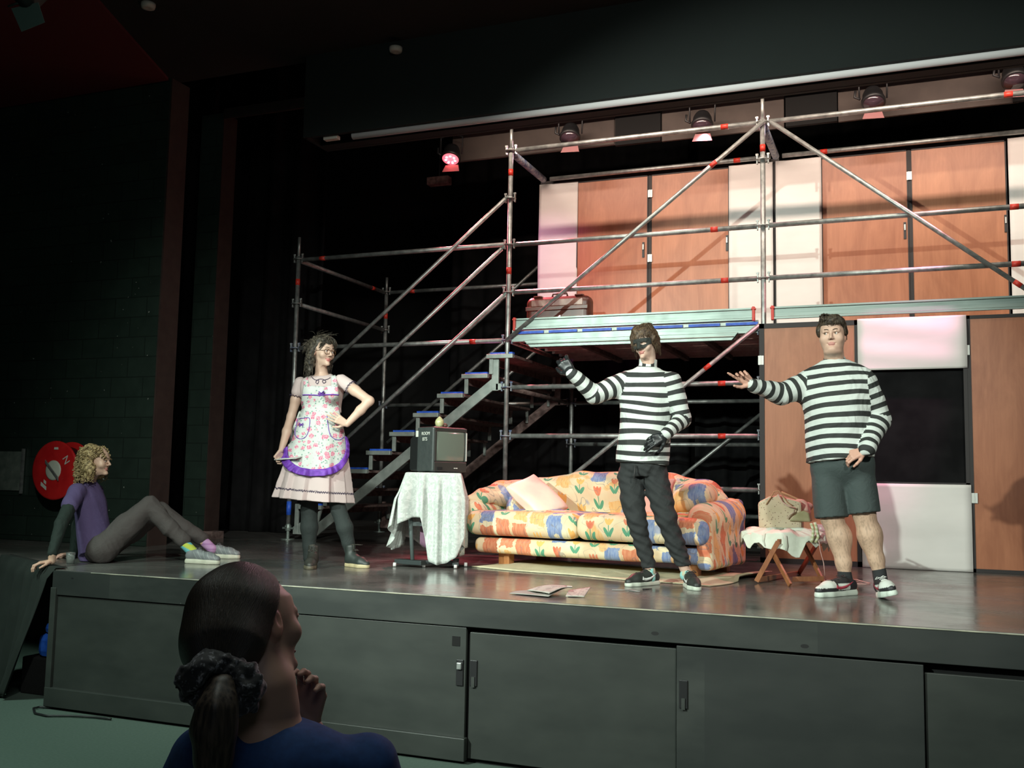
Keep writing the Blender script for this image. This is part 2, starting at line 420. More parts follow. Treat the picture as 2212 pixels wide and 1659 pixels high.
M_blackpaint = mat('black_painted_board', fn=vary((.022, .026, .023), (.036, .041, .036), 2.2, 5, (1, 1, 2.5), .3, .7), rough=.5, bump=(bnoise(9, 5), .12, .004))
def m_patched(N):
    c = vary((.017, .021, .019), (.05, .055, .049), 1.3, 5, (1, 1, 3), .4, .8)(N); x, y, z = N.obj()
    blk = N.white(N.vec((x/.47).floor(), 1., 2.)); c = N.mix(blk.gt(.6)*.55, c, (.016, .019, .018))
    c = N.mix(N.voro(N.objv(), 5.5, 'Distance').lt(.022), c, (.22, .24, .21)); tp = N.voro(N.vec(x, 0., z*2.), 3.1, 'Distance').lt(.07)
    return N.mix(tp, c, (.008, .008, .008))
M_blackpaint2 = mat('black_painted_board_patched', fn=m_patched, rough=.55)
M_gap = mat('dark_recess', (.002, .002, .002), .9)
M_velvet = mat('black_serge', fn=vary((.005, .005, .0055), (.010, .010, .0105), 4, 4), rough=.95, spec=.12)
def m_brick(N):
    x, y, z = N.obj(); r = (z/.2).floor(); fx = ((x+y)/.4+r*.5).fract(); fz = (z/.2).fract()
    j = fz.lt(.06).max(fx.lt(.03)); n = N.noise(N.objv(), 7, 4)
    h = N.white(N.vec(((x+y)/.4+r*.5).floor(), r, 0.))
    c = N.mix(N.ramp(n+.25*h, .3, .9), (.010, .021, .015), (.018, .034, .025))
    c = N.mix(j, c, (.008, .016, .0115))
    chip = N.noise(N.objv(), 26, 2).gt(.765)
    return N.mix(chip, c, (.25, .27, .24))
M_brick = mat('green_black_blockwork', fn=m_brick, rough=.55, bump=(lambda N: (N.obj()[2]/.2).fract().lt(.06)*-1., .5, .006))
M_brown = mat('pink_lit_blockwork', fn=vary((.030, .016, .013), (.042, .024, .019), 9, 4), rough=.7)  # brown holds the pink light on wall ends and lintel
M_ceil = mat('black_ceiling', fn=vary((.010, .007, .006), (.014, .010, .008), 2, 3), rough=.9)
M_hdr = mat('dark_green_header', fn=vary((.0018, .0046, .0038), (.0028, .0064, .0053), 2, 3), rough=.8)
M_redlit = mat('red_lit_ceiling', (.10, .008, .010), .8)  # base colour stands for red light falling on the ceiling
M_greywall = mat('grey_wall', fn=vary((.060, .046, .040), (.085, .066, .056), 3, 4), rough=.8)
def m_steel(N):
    n = N.noise(N.objv(), 14, 4, .6)
    return N.mix(N.ramp(n, .35, .68), (.27, .285, .275), (.50, .52, .50)), (.33+.25*n)
M_steel = mat('galvanised_steel', fn=m_steel, metal=.75)
M_alu = mat('brushed_aluminium', fn=lambda N: (N.mix(N.ramp(N.noise(N.vec(N.obj()[0]*.6, N.obj()[1]*4, N.obj()[2]*30), 3, 4), .3, .7), (.19, .245, .22), (.29, .345, .32)), .36+.15*N.noise(N.objv(), 9, 3)), metal=.6)
M_galv = mat('dull_galvanised_sheet', fn=vary((.28, .33, .305), (.40, .455, .42), 10, 4), rough=.45, metal=.35)
M_redtape = mat('red_tape', (.55, .035, .02), .45)
M_bluepaint = mat('blue_paint', fn=vary((.014, .07, .48), (.03, .13, .70), 18, 3), rough=.5)
M_blueworn = mat('worn_blue_paint', fn=vary((.04, .07, .16), (.35, .37, .38), 22, 4), rough=.5)
M_rust = mat('rusty_steel', fn=vary((.11, .070, .064), (.27, .19, .17), 16, 4), rough=.75, metal=.3)
M_dkmetal = mat('black_metal', (.012, .012, .013), .45)
def m_deck(N):
    x, y, z = N.obj(); return vary((.36, .28, .265), (.48, .39, .37), 14, 4)(N)
M_deck = mat('perforated_deck_steel', fn=m_deck, rough=.7, metal=.2)
def _perf():
    N = Nd(M_deck); x, y, z = N.obj(); hole = (x/.055).fract().lt(.5)*((y/.028).fract()-.5).abs().lt(.16)*(x/.42).fract().lt(.55)
    N.put(M_deck.node_tree.nodes['Principled BSDF'].inputs['Alpha'], 1.-hole)
_perf()
def woodfn(c1, c2, sc):
    def f(N):
        x, y, z = N.obj(); n = N.noise(N.vec(x*2.2, y, z*.55), sc, 6, .62, .8); n2 = N.noise(N.vec(x*26, y, z*1.6), 2, 3)
        return N.mix(N.ramp(n*.8+n2*.2, .34, .66), c1, c2)
    return f
M_ply = mat('stained_plywood', fn=woodfn((.29, .098, .045), (.43, .165, .082), 2.3), rough=.42)
M_ply2 = mat('stained_plywood_orange', fn=woodfn((.30, .108, .050), (.46, .188, .094), 2.0), rough=.42)
M_flatframe = mat('flat_frame_dark', (.018, .014, .014), .6)
def m_paper(N):
    x, y, z = N.obj(); n = N.noise(N.vec(x*1., y, z*3.), 1.6, 3, .5)
    return N.mix(N.ramp(n, .3, .7), (.66, .63, .60), (.74, .71, .68))
M_paper = mat('white_paper_sheet', fn=m_paper, rough=.8, bump=(lambda N: N.noise(N.vec(N.obj()[0], N.obj()[1], N.obj()[2]*2.2), 2.6, 3, .5, .6), .22, .01))
M_white = mat('white_plastic', (.75, .76, .74), .4)
M_chrome = mat('chrome', (.6, .6, .6), .2, 1.)

# ================================================================== the setting
# hall floor, stage deck, ceiling, walls
XC = -5.69                                      # stage front corner
o = MB().box((-4, -2.5, -.05), (17, 12.4, .1)).build('floor', M_carpet); struct(o)
deckpoly = [(XC, 0, .93), (5., 0, .93), (5., 9.2, .93), (-11., 9.2, .93), (-11., 2.2, .93), (-6.9, .62, .93)]
o = MB().prism(deckpoly, (0, 0, .03)).build('floor_stage', M_stage); struct(o)
m = MB(); m.box((-2.3, 6.2, .46), (12, 7.2, .90)); o = m.build('stage_substructure', M_gap); struct(o)
# front fascia of the stage
m = MB(); m.box(((XC+5)/2, -.012, .873), (5-XC, .028, .168)); o = m.build('trim_1', M_blackpaint2, bevel=.003); struct(o)
m = MB(); m.box(((XC+5)/2, .07, .45), (5-XC-.02, .05, .90)); o = m.build('trim_2', M_gap); struct(o)
m = MB()                                         # worn pale nosing along the lip of the stage
m.tube([(XC+.35, -.026, .957), (-2, -.028, .957), (5, -.026, .957)], .004, 6); o = m.build('trim_3', mat('worn_nosing', fn=vary((.16, .17, .14), (.45, .44, .33), 5, 4), rough=.5)); struct(o)
m = MB(); m.box((XC+.02, -.01, .44), (.05, .05, .80)); m.box(((XC-2.45)/2, -.02, .085), (-2.45-XC, .045, .13)); o = m.build('trim_4', M_blackpaint, bevel=.004); struct(o)
def door(i, x0, x1, z1, yf, mm, label, handle, hx):
    t = thing('stage_front_door', ((x0+x1)/2, yf, .02), label, 'door', 'sliding doors in the stage front')
    MB().box(((x0+x1)/2, yf, (z1+.02)/2+.01), (x1-x0, .025, z1-.02)).build('panel', mm, t, bevel=.003)
    if handle:
        h = MB().box((hx, yf-.016, .52), (.045, .012, .15)).build('latch_plate', M_dkmetal, t, bevel=.003)
        if handle > 1: MB().box((hx, yf-.028, .56), (.03, .018, .04)).build('latch', M_steel, t, bevel=.004); MB().box((hx-.03, yf-.0145, .70), (.05, .004, .055)).build('patch', M_gap, t)
        else: MB().box((hx, yf-.024, .47), (.02, .008, .06)).build('pull', M_blackpaint2, t)
door(1, XC+.045, -2.465, .772, 0., M_blackpaint, 'wide black panel at the stage corner behind the seated viewer, silver latch at its end', 2, -2.50)
door(2, -2.45, -1.215, .745, .02, M_blackpaint, 'black door panel below the newspaper, dark pull at its edge next to the silver latch', 1, -2.42)
door(3, -1.21, .035, .765, 0., M_blackpaint2, 'smudged black door panel below the masked man, tall keyhole plate at its edge', 1, -1.17)
door(4, .04, 1.5, .725, .02, M_blackpaint, 'black door panel furthest from the seated man, under a deep dark gap', 0, 0)
m = MB(); m.box((-9.2, 2.35, 2.8), (4.66, .26, 5.66)); o = m.build('wall_left', M_brick); struct(o)
m = MB(); m.box((-6.862, 2.36, 2.8), (.02, .26, 5.66)); o = m.build('trim_5', M_brown); struct(o)
m = MB(); m.box((-9.2, 2.2, .48), (4.7, .05, .96)); o = m.build('trim_6', M_blackpaint); struct(o)
m = MB(); m.box((-11.4, -3, 2.8), (.2, 11, 5.66)); o = m.build('wall_side', M_brick); struct(o)
m = MB(); m.box((-3.5, -3.2, 5.68), (17, 11.1, .1)); o = m.build('ceiling', M_ceil); struct(o)
# red light on the ceiling near its corner, put in as a red wedge
m = MB(); m.prism([(-6.88, 2.2, 5.60), (-6.25, .55, 5.60), (-7.6, .2, 5.60), (-9.4, 2.2, 5.60)], (0, 0, .03)); o = m.build('trim_7', M_redlit); struct(o)
# stage header with its screen slot
HZ = 4.83
m = MB(); m.box(((-5.264+6)/2, 2.24, (HZ+5.63)/2), (11.264, .04, 5.63-HZ)); m.box(((-5.264+6)/2, 2.62, (HZ+5.63)/2), (11.264, .04, 5.63-HZ)); m.box((-5.25, 2.43, (HZ+5.63)/2), (.03, .38, 5.63-HZ)); o = m.build('wall_header', M_hdr); struct(o)
m = MB(); m.box((.37, 2.54, HZ+.012), (11.2, .13, .02)); o = m.build('trim_8', M_hdr); struct(o)
t = thing('projection_screen', (-1.9, 2.32, HZ-.02), 'long rolled projection screen set in the slot under the dark green header', 'screen')
MB().tube([(-4.77, 2.30, HZ-.012), (5, 2.30, HZ-.012)], .034, 14).build('screen_roll', mat('screen_cloth', (.80, .74, .75), .8), t, smooth=True)
MB().box((-5.0, 2.30, HZ-.008), (.15, .06, .035)).build('end_bracket', mat('bracket_cream', (.55, .50, .44), .7), t, bevel=.004)
# second frame behind the first opening
m = MB(); m.box((-7.4, 3.66, 3.37), (.30, .24, 4.84)); o = m.build('wall_pier', M_brick); struct(o)
m = MB(); m.box((-7.245, 3.66, 3.37), (.012, .24, 4.84)); m.box((-4.0, 3.56, 5.78), (6.5, .03, .12)); o = m.build('trim_9', M_brown); struct(o)
m = MB(); m.box((-7.22, 3.62, 1.0), (.2, .2, .08)); o = m.build('trim_10', M_rust); struct(o)
m = MB(); m.box((-7.4, 3.66, 3.37), (.18, .18, 4.8))
# stage house
m = MB(); m.box((-3, 9.1, 4.2), (17, .1, 8)); o = m.build('wall_back', M_gap); struct(o)
m = MB(); m.box((-3, 5.7, 7.9), (17, 7, .1)); o = m.build('ceiling_stage', M_gap); struct(o)
def drape(name, path, z0, z1, amp, wl, label, group=None, sweep=0., seed=1, m=M_velvet, nz=24, gather=0.):
    P = np.asarray(path, float); L = np.r_[0, np.cumsum(np.linalg.norm(np.diff(P, axis=0), axis=1))]
    n = max(24, int(L[-1]/.035)); s = np.linspace(0, L[-1], n); X = np.interp(s, L, P[:, 0]); Y = np.interp(s, L, P[:, 1])
    T = np.gradient(np.c_[X, Y], axis=0); T /= np.linalg.norm(T, axis=1)[:, None]; Nn = np.c_[-T[:, 1], T[:, 0]]
    r = np.random.RandomState(seed); ph = np.cumsum(r.normal(1, .35, n))*(s[1]-s[0])*2*math.pi/wl
    G = np.zeros((nz, n, 3))
    for i, f in enumerate(np.linspace(0, 1, nz)):
        z = z1+(z0-z1)*f; a = amp*(.55+.45*f); sh = sweep*(f**2)
        d = a*np.sin(ph+sh*2.)+a*.4*np.sin(2.3*ph+1+f*2)
        G[i, :, 0] = X+Nn[:, 0]*d; G[i, :, 1] = Y+Nn[:, 1]*d; G[i, :, 2] = z
    mb = MB().grid(G); o = mb.build(name, m, smooth=True, solid=.004, loc=(P[:, 0].mean(), P[:, 1].mean(), z0))
    return setp(o, label, 'curtain', group)
drape('stage_curtain', [(-6.0, 7.05), (-2.6, 7.0)], .965, 7.4, .06, .42, 'black backcloth hanging behind the scaffold stairs', 'black backcloths', 1.2, 3)
drape('stage_curtain', [(-2.75, 7.25), (.6, 7.15), (4, 7.2)], .965, 7.4, .06, .40, 'black backcloth hanging behind the sofa and platform', 'black backcloths', 1.6, 4)
drape('stage_curtain', [(-9.6, 5.4), (-7.55, 5.0), (-6.85, 5.15)], .965, 7.4, .075, .38, 'black leg curtain gathered beside the foot of the stairs', None, .8, 5)
drape('stage_curtain', [(-10.2, 4.35), (-7.85, 4.2)], .965, 7.4, .07, .36, 'black leg curtain hanging in the gap between the two brick piers', None, .5, 6)
# black skirt draped over the return of the stage, left of the corner
def skirt():
    a = V(XC-.01, -.02, 0); b = V(-6.95, .62, 0); n = 60; nz = 26; T = nrm(b-a); Nn = V(T[1], -T[0], 0)
    Nn = -Nn if Nn[1] > 0 else Nn
    G = np.zeros((nz, n, 3))
    for i in range(nz):
        f = i/(nz-1)
        for j in range(n):
            s = j/(n-1); L = s*np.linalg.norm(b-a)
            # the free edge is pulled away from the corner towards the bottom
            pull = .42*f**1.5*(1-s)
            z = .972-(f**1.02)*(.955)+.0*s
            d = .02+.10*f*(.5+.5*math.sin(9*s+1.2))*(1-.3*s)+.018*math.sin(38*s+3*f)*(.3+f)+.05*f
            if f < .06: d = -.10+.12*f/.06; z = .972
            G[i, j] = a+T*(L+pull)+Nn*d; G[i, j, 2] = z
    o = MB().grid(G).build('stage_skirt', mat('black_skirt_cloth', fn=vary((.008, .013, .010), (.014, .02, .016), 5, 4), rough=.9), smooth=True, solid=.004, loc=(-6.2, .2, .0))
    setp(o, 'black cloth hung over the stage edge below the seated man, swept back from the corner', 'cloth')
skirt()
o = MB().box((-5.95, .42, .36), (.34, .3, .18)).box((-5.93, .40, .49), (.28, .26, .10)).build('blue_bag', mat('blue_nylon', fn=vary((.01, .07, .40), (.03, .14, .65), 14, 3), rough=.45), bevel=.05, loc=(-5.95, .42, .27))
setp(o, 'bright blue bag pushed under the stage beside its black corner', 'bag')
o = MB().box((-6.0, .45, .135), (.5, .36, .27)).build('storage_crate', M_gap, bevel=.01, loc=(-6., .45, 0)); setp(o, 'black crate under the stage corner holding up the blue bag', 'crate')
c = [atz(108, 1528, .012), atz(85, 1527, .012), atz(72, 1530, .012), atz(74, 1540, .012), atz(100, 1546, .012), atz(150, 1546, .012), atz(205, 1549, .012), atz(240, 1553, .012)]
xs = np.linspace(0, 7, 40); cc = np.array([[np.interp(t, range(8), [q[i] for q in c]) for i in range(3)] for t in xs])
o = MB().tube(cc, .007, 8).build('power_cable', M_dkmetal, smooth=True, loc=c[3]); setp(o, 'thin black cable looped on the green carpet at the stage corner', 'cable')

# ------------------------------------------------------------------ wall fittings
t = thing('fire_hose_reel', (-7.86, 2.05, 1.38), 'round red fire hose reel with pale hub on the dark green wall', 'fire hose reel')
RC = aty(117, 1016, 1.95)
m_red = mat('red_enamel', fn=vary((.50, .012, .014), (.62, .02, .02), 6, 3), rough=.35)
MB().lathe(RC, [(0, 0), (.06, -.012), (.27, -.004), (.286, 0), (.29, .01), (.286, .02), (0, .02)], (0, 1, 0), 48).build('front_disc', m_red, t, smooth=True)
MB().lathe(RC+V(0, .20, 0), [(0, 0), (.27, 0), (.286, .004), (.286, .015), (0, .015)], (0, 1, 0), 48).build('rear_disc', m_red, t, smooth=True)
MB().lathe(RC+V(0, .02, 0), [(.2, 0), (.235, .03), (.235, .15), (.2, .18)], (0, 1, 0), 36).build('hose_coil', M_dkmetal, t, smooth=True)
hb = MB().lathe(RC+V(0, -.02, 0), [(0, 0), (.085, 0), (.098, .006), (.098, .02), (0, .02)], (0, 1, 0), 32).build('hub', mat('hub_cream', (.52, .56, .47), .5), t, smooth=True)
MB().box(RC+V(0, -.03, 0), (.25, .015, .035), X=V(.72, 0, -.69)).build('hub_bar', M_steel, hb, bevel=.003)
MB().box(RC+V(-.115, -.0105, -.155), (.085, .004, .035), X=V(.78, 0, -.5)).build('sticker', mat('sticker_white', (.6, .64, .56), .5), t)
MB().box(RC+V(-.10, -.0105, -.115), (.035, .004, .03), X=V(.78, 0, -.5)).build('sticker', mat('sticker_white'), t); MB().box(RC+V(.02, -.0105, .215), (.05, .004, .022)).build('sticker', mat('sticker_white'), t)
textobj('N', RC+V(.155, -.012, .10), V(.5, 0, -.86), V(.86, 0, .5), .075, mat('sign_white', (.6, .62, .56), .5), 'lettering', t)
MB().box((-7.86, 2.16, 1.67), (.10, .12, .10)).build('wall_bracket', M_dkmetal, t)
t = thing('notice_board', (-8.7, 2.19, 1.43), 'grey framed notice fixed to the wall next to the hose reel', 'notice')
MB().box((-8.72, 2.205, 1.66), (.42, .012, .40)).build('paper', mat('notice_paper', fn=vary((.10, .13, .11), (.17, .20, .17), 10, 4), rough=.7), t)
MB().box((-8.495, 2.195, 1.66), (.018, .03, .46)).build('edge_strip', M_steel, t)
for i, (px, py) in enumerate(((855, 112), (320, 15))):
    p = atz(px, py, 5.60)
    zc = 5.59
    if i == 0: p = aty(px, py, 2.165); zc = p[2]
    t = setp(MB().lathe((p[0], p[1], zc), [(0, 0), (.03, -.004), (.055, .0), (.06, .02), (.06, .04)], (0, 0, 1), 24).build('smoke_detector', mat('detector_cream', (.42, .38, .33), .6), smooth=True, loc=(p[0], p[1], zc)), ['round pale smoke detector near the top of the dark green header', 'round pale smoke detector on the ceiling near the red-lit patch'][i], 'smoke detector', 'ceiling detectors')
# ================================================================== scaffold
YS, YB1, YB2 = 3.98, 5.04, 6.04
X1, X2, X3, X4 = -6.455, -3.863, -1.268, 1.33
R_T = .0242
def steel(name, mb, p, m=None, smooth=True, **k): return mb.build(name, m or M_steel, p, smooth=smooth, **k)
def pipe(p, a, b, name='ledger', bands=(), r=R_T, m=None):
    a = V(*a); b = V(*b); L = np.linalg.norm(b-a); d = (b-a)/L
    o = MB().tube([a, b], r, 16).build(name, m or M_steel, p, smooth=True)
    for s in bands:
        c = a+d*(s if s >= 0 else L+s); MB().tube([c-d*.035, c+d*.035], r+.0018, 16).build('red_band', M_redtape, o, smooth=True)
    return o
def rosette(p, x, y, z, blue=False, wedges=((1, 0), (-1, 0))):
    m = MB().lathe((x, y, z), [(R_T, -.006), (.06, -.006), (.062, 0), (.06, .006), (R_T, .006)], (0, 0, 1), 20)
    for wx, wy in wedges: m.box((x+wx*.052, y+wy*.052, z+.01), (.012 if wx else .03, .03 if wx else .012, .10), X=(1, 0, 0)); m.box((x+wx*.052, y+wy*.052-.004, z+.052), (.028, .014, .018))
    m.build('collar', M_blueworn if blue else M_steel, p, smooth=False, bevel=.002)
def jack(p, x, y):
    m = MB().lathe((x, y, ST+.001), [(.075, 0), (.075, .008), (.02, .010), (.018, .09), (.03, .095), (.034, .13), (.028, .16), (.0245, .17)], (0, 0, 1), 20)
    m.box((x, y, ST+.125), (.14, .018, .02)); m.box((x, y, ST+.145), (.018, .10, .02))
    m.build('base_jack', M_alu, p)
def upright(p, x, y, z1, zb=ST+.10, bands=(), spigot=.22, m=None):
    o = MB().tube([(x, y, zb), (x, y, z1)], R_T, 16).tube([(x, y, z1), (x, y, z1+spigot)], .017, 12).build('upright', m or M_steel, p, smooth=True)
    for z in bands: MB().tube([(x, y, z-.035), (x, y, z+.035)], R_T+.0018, 16).build('red_band', M_redtape, o, smooth=True)
    return o
S = thing('scaffold_tower', (X2, YS, ST), 'grey tubular steel scaffold with red taped joints standing behind the sofa', 'scaffold')
# uprights
upright(S, X1, YS, 4.16, bands=(3.86,)); MB().tube([(X1, YS, ST+.27), (X1, YS, ST+.42)], R_T+.003, 16).build('blue_sleeve', M_bluepaint, S, smooth=True)
upright(S, X2, YS, 5.15, bands=(4.88, 3.83)); upright(S, X3, YS, 5.15, bands=(4.86,), spigot=.25)
upright(S, X1, YB2, 4.10, bands=(3.8,), m=M_steel); upright(S, X2, YB1+.2, 5.06, zb=3.2, spigot=.01); upright(S, X3, YB1+.2, 5.06, zb=3.2, spigot=.01)
upright(S, X2+.02, YB2, 3.2); upright(S, X3, YB2, 3.2); upright(S, X4, YS, 5.15)
upright(S, X4, YB1+.2, 5.06, zb=3.2); upright(S, X4, YB2, 3.2)
for x, y in ((X1, YS), (X2, YS), (X3, YS), (X1, YB2), (X2+.02, YB2), (X3, YB2), (X4, YS), (X4, YB2)): jack(S, x, y)
for x, zs in ((X1, (4.125, 3.61, 3.10, 1.6)), (X2, (5.117, 4.60, 4.105, 3.60, 3.10, 2.61, 2.11)), (X3, (5.117, 4.75, 4.105, 3.60, 3.1, 2.61, 2.11, 1.61)), (X4, (5.117, 4.105, 3.6, 2.61))):
    for z in zs: rosette(S, x, YS, z, z in (3.10, 2.61, 2.11))
for x, zs in ((X1, (4.125, 3.61, 2.61, 1.5)), (X2+.02, (2.61, 2.11)), (X3, (2.61, 2.11))):
    for z in zs: rosette(S, x, YB2, z, z < 2.7)
# front ledgers
g = .06
def led(xa, xb, z, y=YS, bands=()): pipe(S, (xa+g, y, z), (xb-g, y, z), 'ledger', bands)
led(X1, X2, 4.115, bands=(.26,)); led(X1, X2, 3.10, bands=(-.33,))
led(X2, X3, 5.117, bands=(-.30,)); led(X3, X4, 5.117, bands=(-.42,))
led(X2, X3, 4.105, bands=(-.40,)); led(X3, X4, 4.105, bands=(-.40,)); led(X2, X3, 3.60, bands=(-.30,)); led(X3, X4, 3.60, bands=(-.40,))
led(X2, X3, 2.61, bands=(-.33,)); led(X2, X3, 2.11, bands=(-.33,)); led(X2, X3, 1.61); led(X2, X3, 1.2)
# back ledgers
led(X2, X3, 5.117, YB1, (-.35,)); led(X3, X4, 5.117, YB1, (.42,)); 
led(X1, X2, 4.115, YB2, (.33,)); led(X1, X2, 2.61, YB2); led(X2, X3, 2.61, YB2); led(X2, X3, 2.11, YB2, (-.12,)); led(X2, X3, 1.30, YB2)
# transoms
def tra(x, ya, yb, z, bands=(), m=None, r=R_T): pipe(S, (x, ya+g, z), (x, yb-g, z), 'transom', bands, r, m)
tra(X1, YS, YB2, 4.11, (-.3,)); tra(X1, YS, YB2, 3.61); tra(X1, YS, YB2, 1.5)
tra(X2, YS, YB1, 5.10, (), M_blueworn, .038); tra(X3, YS, YB1, 5.10, (), M_blueworn, .038)
tra(X2, YS, YB2, 3.10, (), M_rust); tra(X3, YS, YB2, 3.10, (), M_rust); tra(X2, YS, YB2, 2.61, (), M_rust); tra(X3, YS, YB2, 2.6, (), M_rust)
# braces
def brace(a, b, bands=(), y=YS-.045, m=None): pipe(S, (a[0], y, a[1]), (b[0], y, b[1]), 'brace', bands, .021, m)
brace((-3.90, 4.59), (-6.38, 2.56), (-.32,)); brace((-3.93, 4.06), (-6.30, 2.10), ()); brace((-3.90, 3.565), (-6.2, 1.68), ())
for (x, z) in ((-3.93, 4.565), (-3.96, 4.035), (-3.93, 3.54)): MB().box((x, YS-.047, z), (.16, .008, .035), X=(.77, 0, .63)).build('brace_end', M_alu, S, bevel=.003)
brace((-1.24, 5.12), (-3.86, 3.09), (.62,)); brace((-1.19, 5.10), (1.30, 3.07), (-.55,))
brace((-1.30, 3.15), (-3.75, 1.22), (.62,))
brace((-1.32, 2.66), (-3.0, 1.32), (), YB2-.045, M_steel)
# long diagonal tubes of the far stair side
brace((-3.9, 4.64), (-6.38, 2.62), (.36,), YB2-.04); brace((-3.9, 4.04), (-6.35, 2.12), (), YB2-.04); brace((-3.9, 3.58), (-6.3, 1.66), (), YB2-.04)
# ------------------------------------------------------------------ stairs
T = thing('scaffold_stairs', (-5.3, YS, ST), 'aluminium scaffold staircase with blue edged treads rising behind the television', 'staircase')
NS = 9; x0, z0 = -6.30, 1.335; dx, dz = .2785, .2015
for i in range(NS):
    x = x0+dx*i; z = z0+dz*i
    m = MB().box((x+.135, YS+.99, z-.012), (.30, 1.94, .028)); tr = m.build('tread', M_rust, T, bevel=.003)
    MB().box((x+.132, YS-.008, z-.012), (.295, .05, .045)).build('tread_end', M_galv, tr, bevel=.004)
    MB().box((x+.145, YS+.02, z+.020), (.25, .06, .020)).build('tread_label', M_bluepaint, tr)
    m = MB().box((x+.015, YS+.99, z-.06), (.008, 1.94, .07)); 
    for k in range(9): m.box((x+.008, YS+.25+k*.2, z-.05), (.012, .07, .018))
    m.build('tread_lip', M_rust, tr)
    for y in (YS+.005, YS+1.96): MB().box((x+.03, y, z-.11+(-.0)), (.04, .022, .17)).build('bracket', M_galv, T, bevel=.002)
    if y: MB().box((x+.245, YS+1.96, z-.10), (.03, .022, .16)).build('bracket', M_galv, T)
a0, a1 = V(-6.12, 0, 1.055), V(-3.99, 0, 2.675)
for y, mm in ((YS+.012, M_galv), (YS+1.985, M_rust)):
    d = nrm(a1-a0); n = V(-d[2], 0, d[0]); w_ = .053; a0b = a0+V(0, y, 0); a1b = a1+V(0, y, 0)
    m = MB().prism([a0b-n*w_-d*.10, a1b-n*w_, a1b+n*w_, a0b+n*w_-d*.10], (0, .028, 0)); m.box((-4.0, y+.012, 2.76), (.075, .03, .36)); m.box((-3.93, y+.012, 2.62), (.12, .03, .07))
    m.prism([V(-6.40, y, 1.02), V(-6.12, y, 1.02), V(-6.04, y, 1.30), V(-6.40, y, 1.10)], (0, .028, 0)); m.box((-6.36, y+.012, 1.19), (.045, .03, .33))
    m.build('stringer', mm, T, bevel=.003)
# ------------------------------------------------------------------ platform
PZ = 3.20
def toeboard(xa, xb, y, label):
    t = thing('toe_board', ((xa+xb)/2, y, PZ), label, 'toe board', 'aluminium toe boards along the platform edge')
    z0, z1 = PZ, PZ+.115
    prof = [(0, z0), (-.022, z0), (-.022, z0+.018), (-.006, z0+.024), (-.006, z1-.022), (-.022, z1-.016), (-.022, z1), (.01, z1), (.01, z0)]
    MB().prism([V(xa, y+a, z) for a, z in prof][::-1], (xb-xa, 0, 0)).build('beam', M_alu, t, smooth=False)
    for x in (xa+.012, xb-.012): MB().box((x, y-.008, (z0+z1)/2), (.024, .05, .135)).box((x, y-.008, z1-.01), (.04, .055, .016)).build('end_clip', M_redtape, t, bevel=.003)
toeboard(X2+.08, X3-.075, YS-.03, 'pale aluminium toe board above the masked man, red end clips')
toeboard(X3+.075, X4-.06, YS-.03, 'pale aluminium toe board above the man in shorts, running out of view')
t = thing('scaffold_platform', ((X2+X3)/2, YS+1, 3.06), 'perforated steel deck of the raised walkway over the sofa', 'platform')
PT = t
def planks(xa, xb, parent):
    for k in range(8):
        y = YS+.10+k*.245
        m = MB().box(((xa+xb)/2, y+.11, 3.172), (xb-xa-.06, .225, .006))
        for s in (-.11, .11): m.box(((xa+xb)/2, y+.11+s, 3.147), (xb-xa-.06, .006, .05))
        m.build('deck_plank', M_deck, parent)
planks(X2, X3, t); planks(X3, X4, t)
MB().box(((X2+X3)/2+.0, YS+.0, 3.115), (X3-X2-.10, .04, .075)).build('edge_beam', M_alu, t, bevel=.004)
e = MB().prism([V(-3.68, YS-.03, 3.090), V(-1.50, YS-.03, 3.090), V(-1.56, YS-.03, 3.015), V(-3.60, YS-.03, 3.015)], (0, .05, 0)).build('lower_beam', M_alu, t, bevel=.004)
MB().tube([(-3.64, YS-.033, 3.05), (-1.54, YS-.033, 3.05)], .007, 6).build('beam_rib', M_alu, e)
MB().box(((X2+X3)/2+.0, YS+.012, 3.182), (X3-X2-.10, .03, .044)).build('edge_strip', M_galv, t)
m = MB()
for k, x in enumerate(np.linspace(X2+.25, X3-.2, 7)): m.box((x, YS-.012, 3.172), (.30, .012, .026))
m.build('blue_label_strip', M_bluepaint, t)
for x in (-3.2, -2.4, -1.9): MB().box((x, YS+1.0, 3.10), (.05, 1.9, .05)).build('joist', M_rust, t)

# ------------------------------------------------------------------ scenery flats
def flat(x0, x1, z0, z1, y, frame, mm, label, group, hinges=(), handle=None, hinge_at=None):
    t = thing('scenery_door', ((x0+x1)/2, y, z0), label, 'door flat', group)
    MB().box(((x0+x1)/2, y, (z0+z1)/2), (x1-x0-2*frame, .018, z1-z0-2*frame)).build('panel', mm, t)
    fr = MB(); f = frame
    for c, s in ((((x0+x1)/2, y+.004, z1-f/2), (x1-x0, .04, f)), (((x0+x1)/2, y+.004, z0+f/2), (x1-x0, .04, f)), ((x0+f/2, y+.004, (z0+z1)/2), (f, .04, z1-z0)), ((x1-f/2, y+.004, (z0+z1)/2), (f, .04, z1-z0))): fr.box(c, s)
    fr.build('frame', M_flatframe, t)
    for (hx, hz) in hinges: MB().box((hx, y-.02, hz), (.05, .01, .085)).box((hx-.004, y-.027, hz), (.012, .008, .085)).build('hinge', mat('zinc', (.62, .64, .6), .45, .3), t)
    if handle: 
        h = MB().box((handle[0], y-.016, handle[1]), (.024, .01, .17)).build('handle_plate', M_dkmetal, t); MB().box((handle[0], y-.026, handle[1]+.03), (.014, .012, .06)).build('handle', M_steel, h)
    return t
YU = 5.13
UP = 'tall orange brown doors on the upper level'
flat(-3.50, -2.668, 3.21, 5.075, YU, .012, M_ply, 'stained ply door just behind the suitcase on the upper level', UP, handle=(-2.72, 4.23))
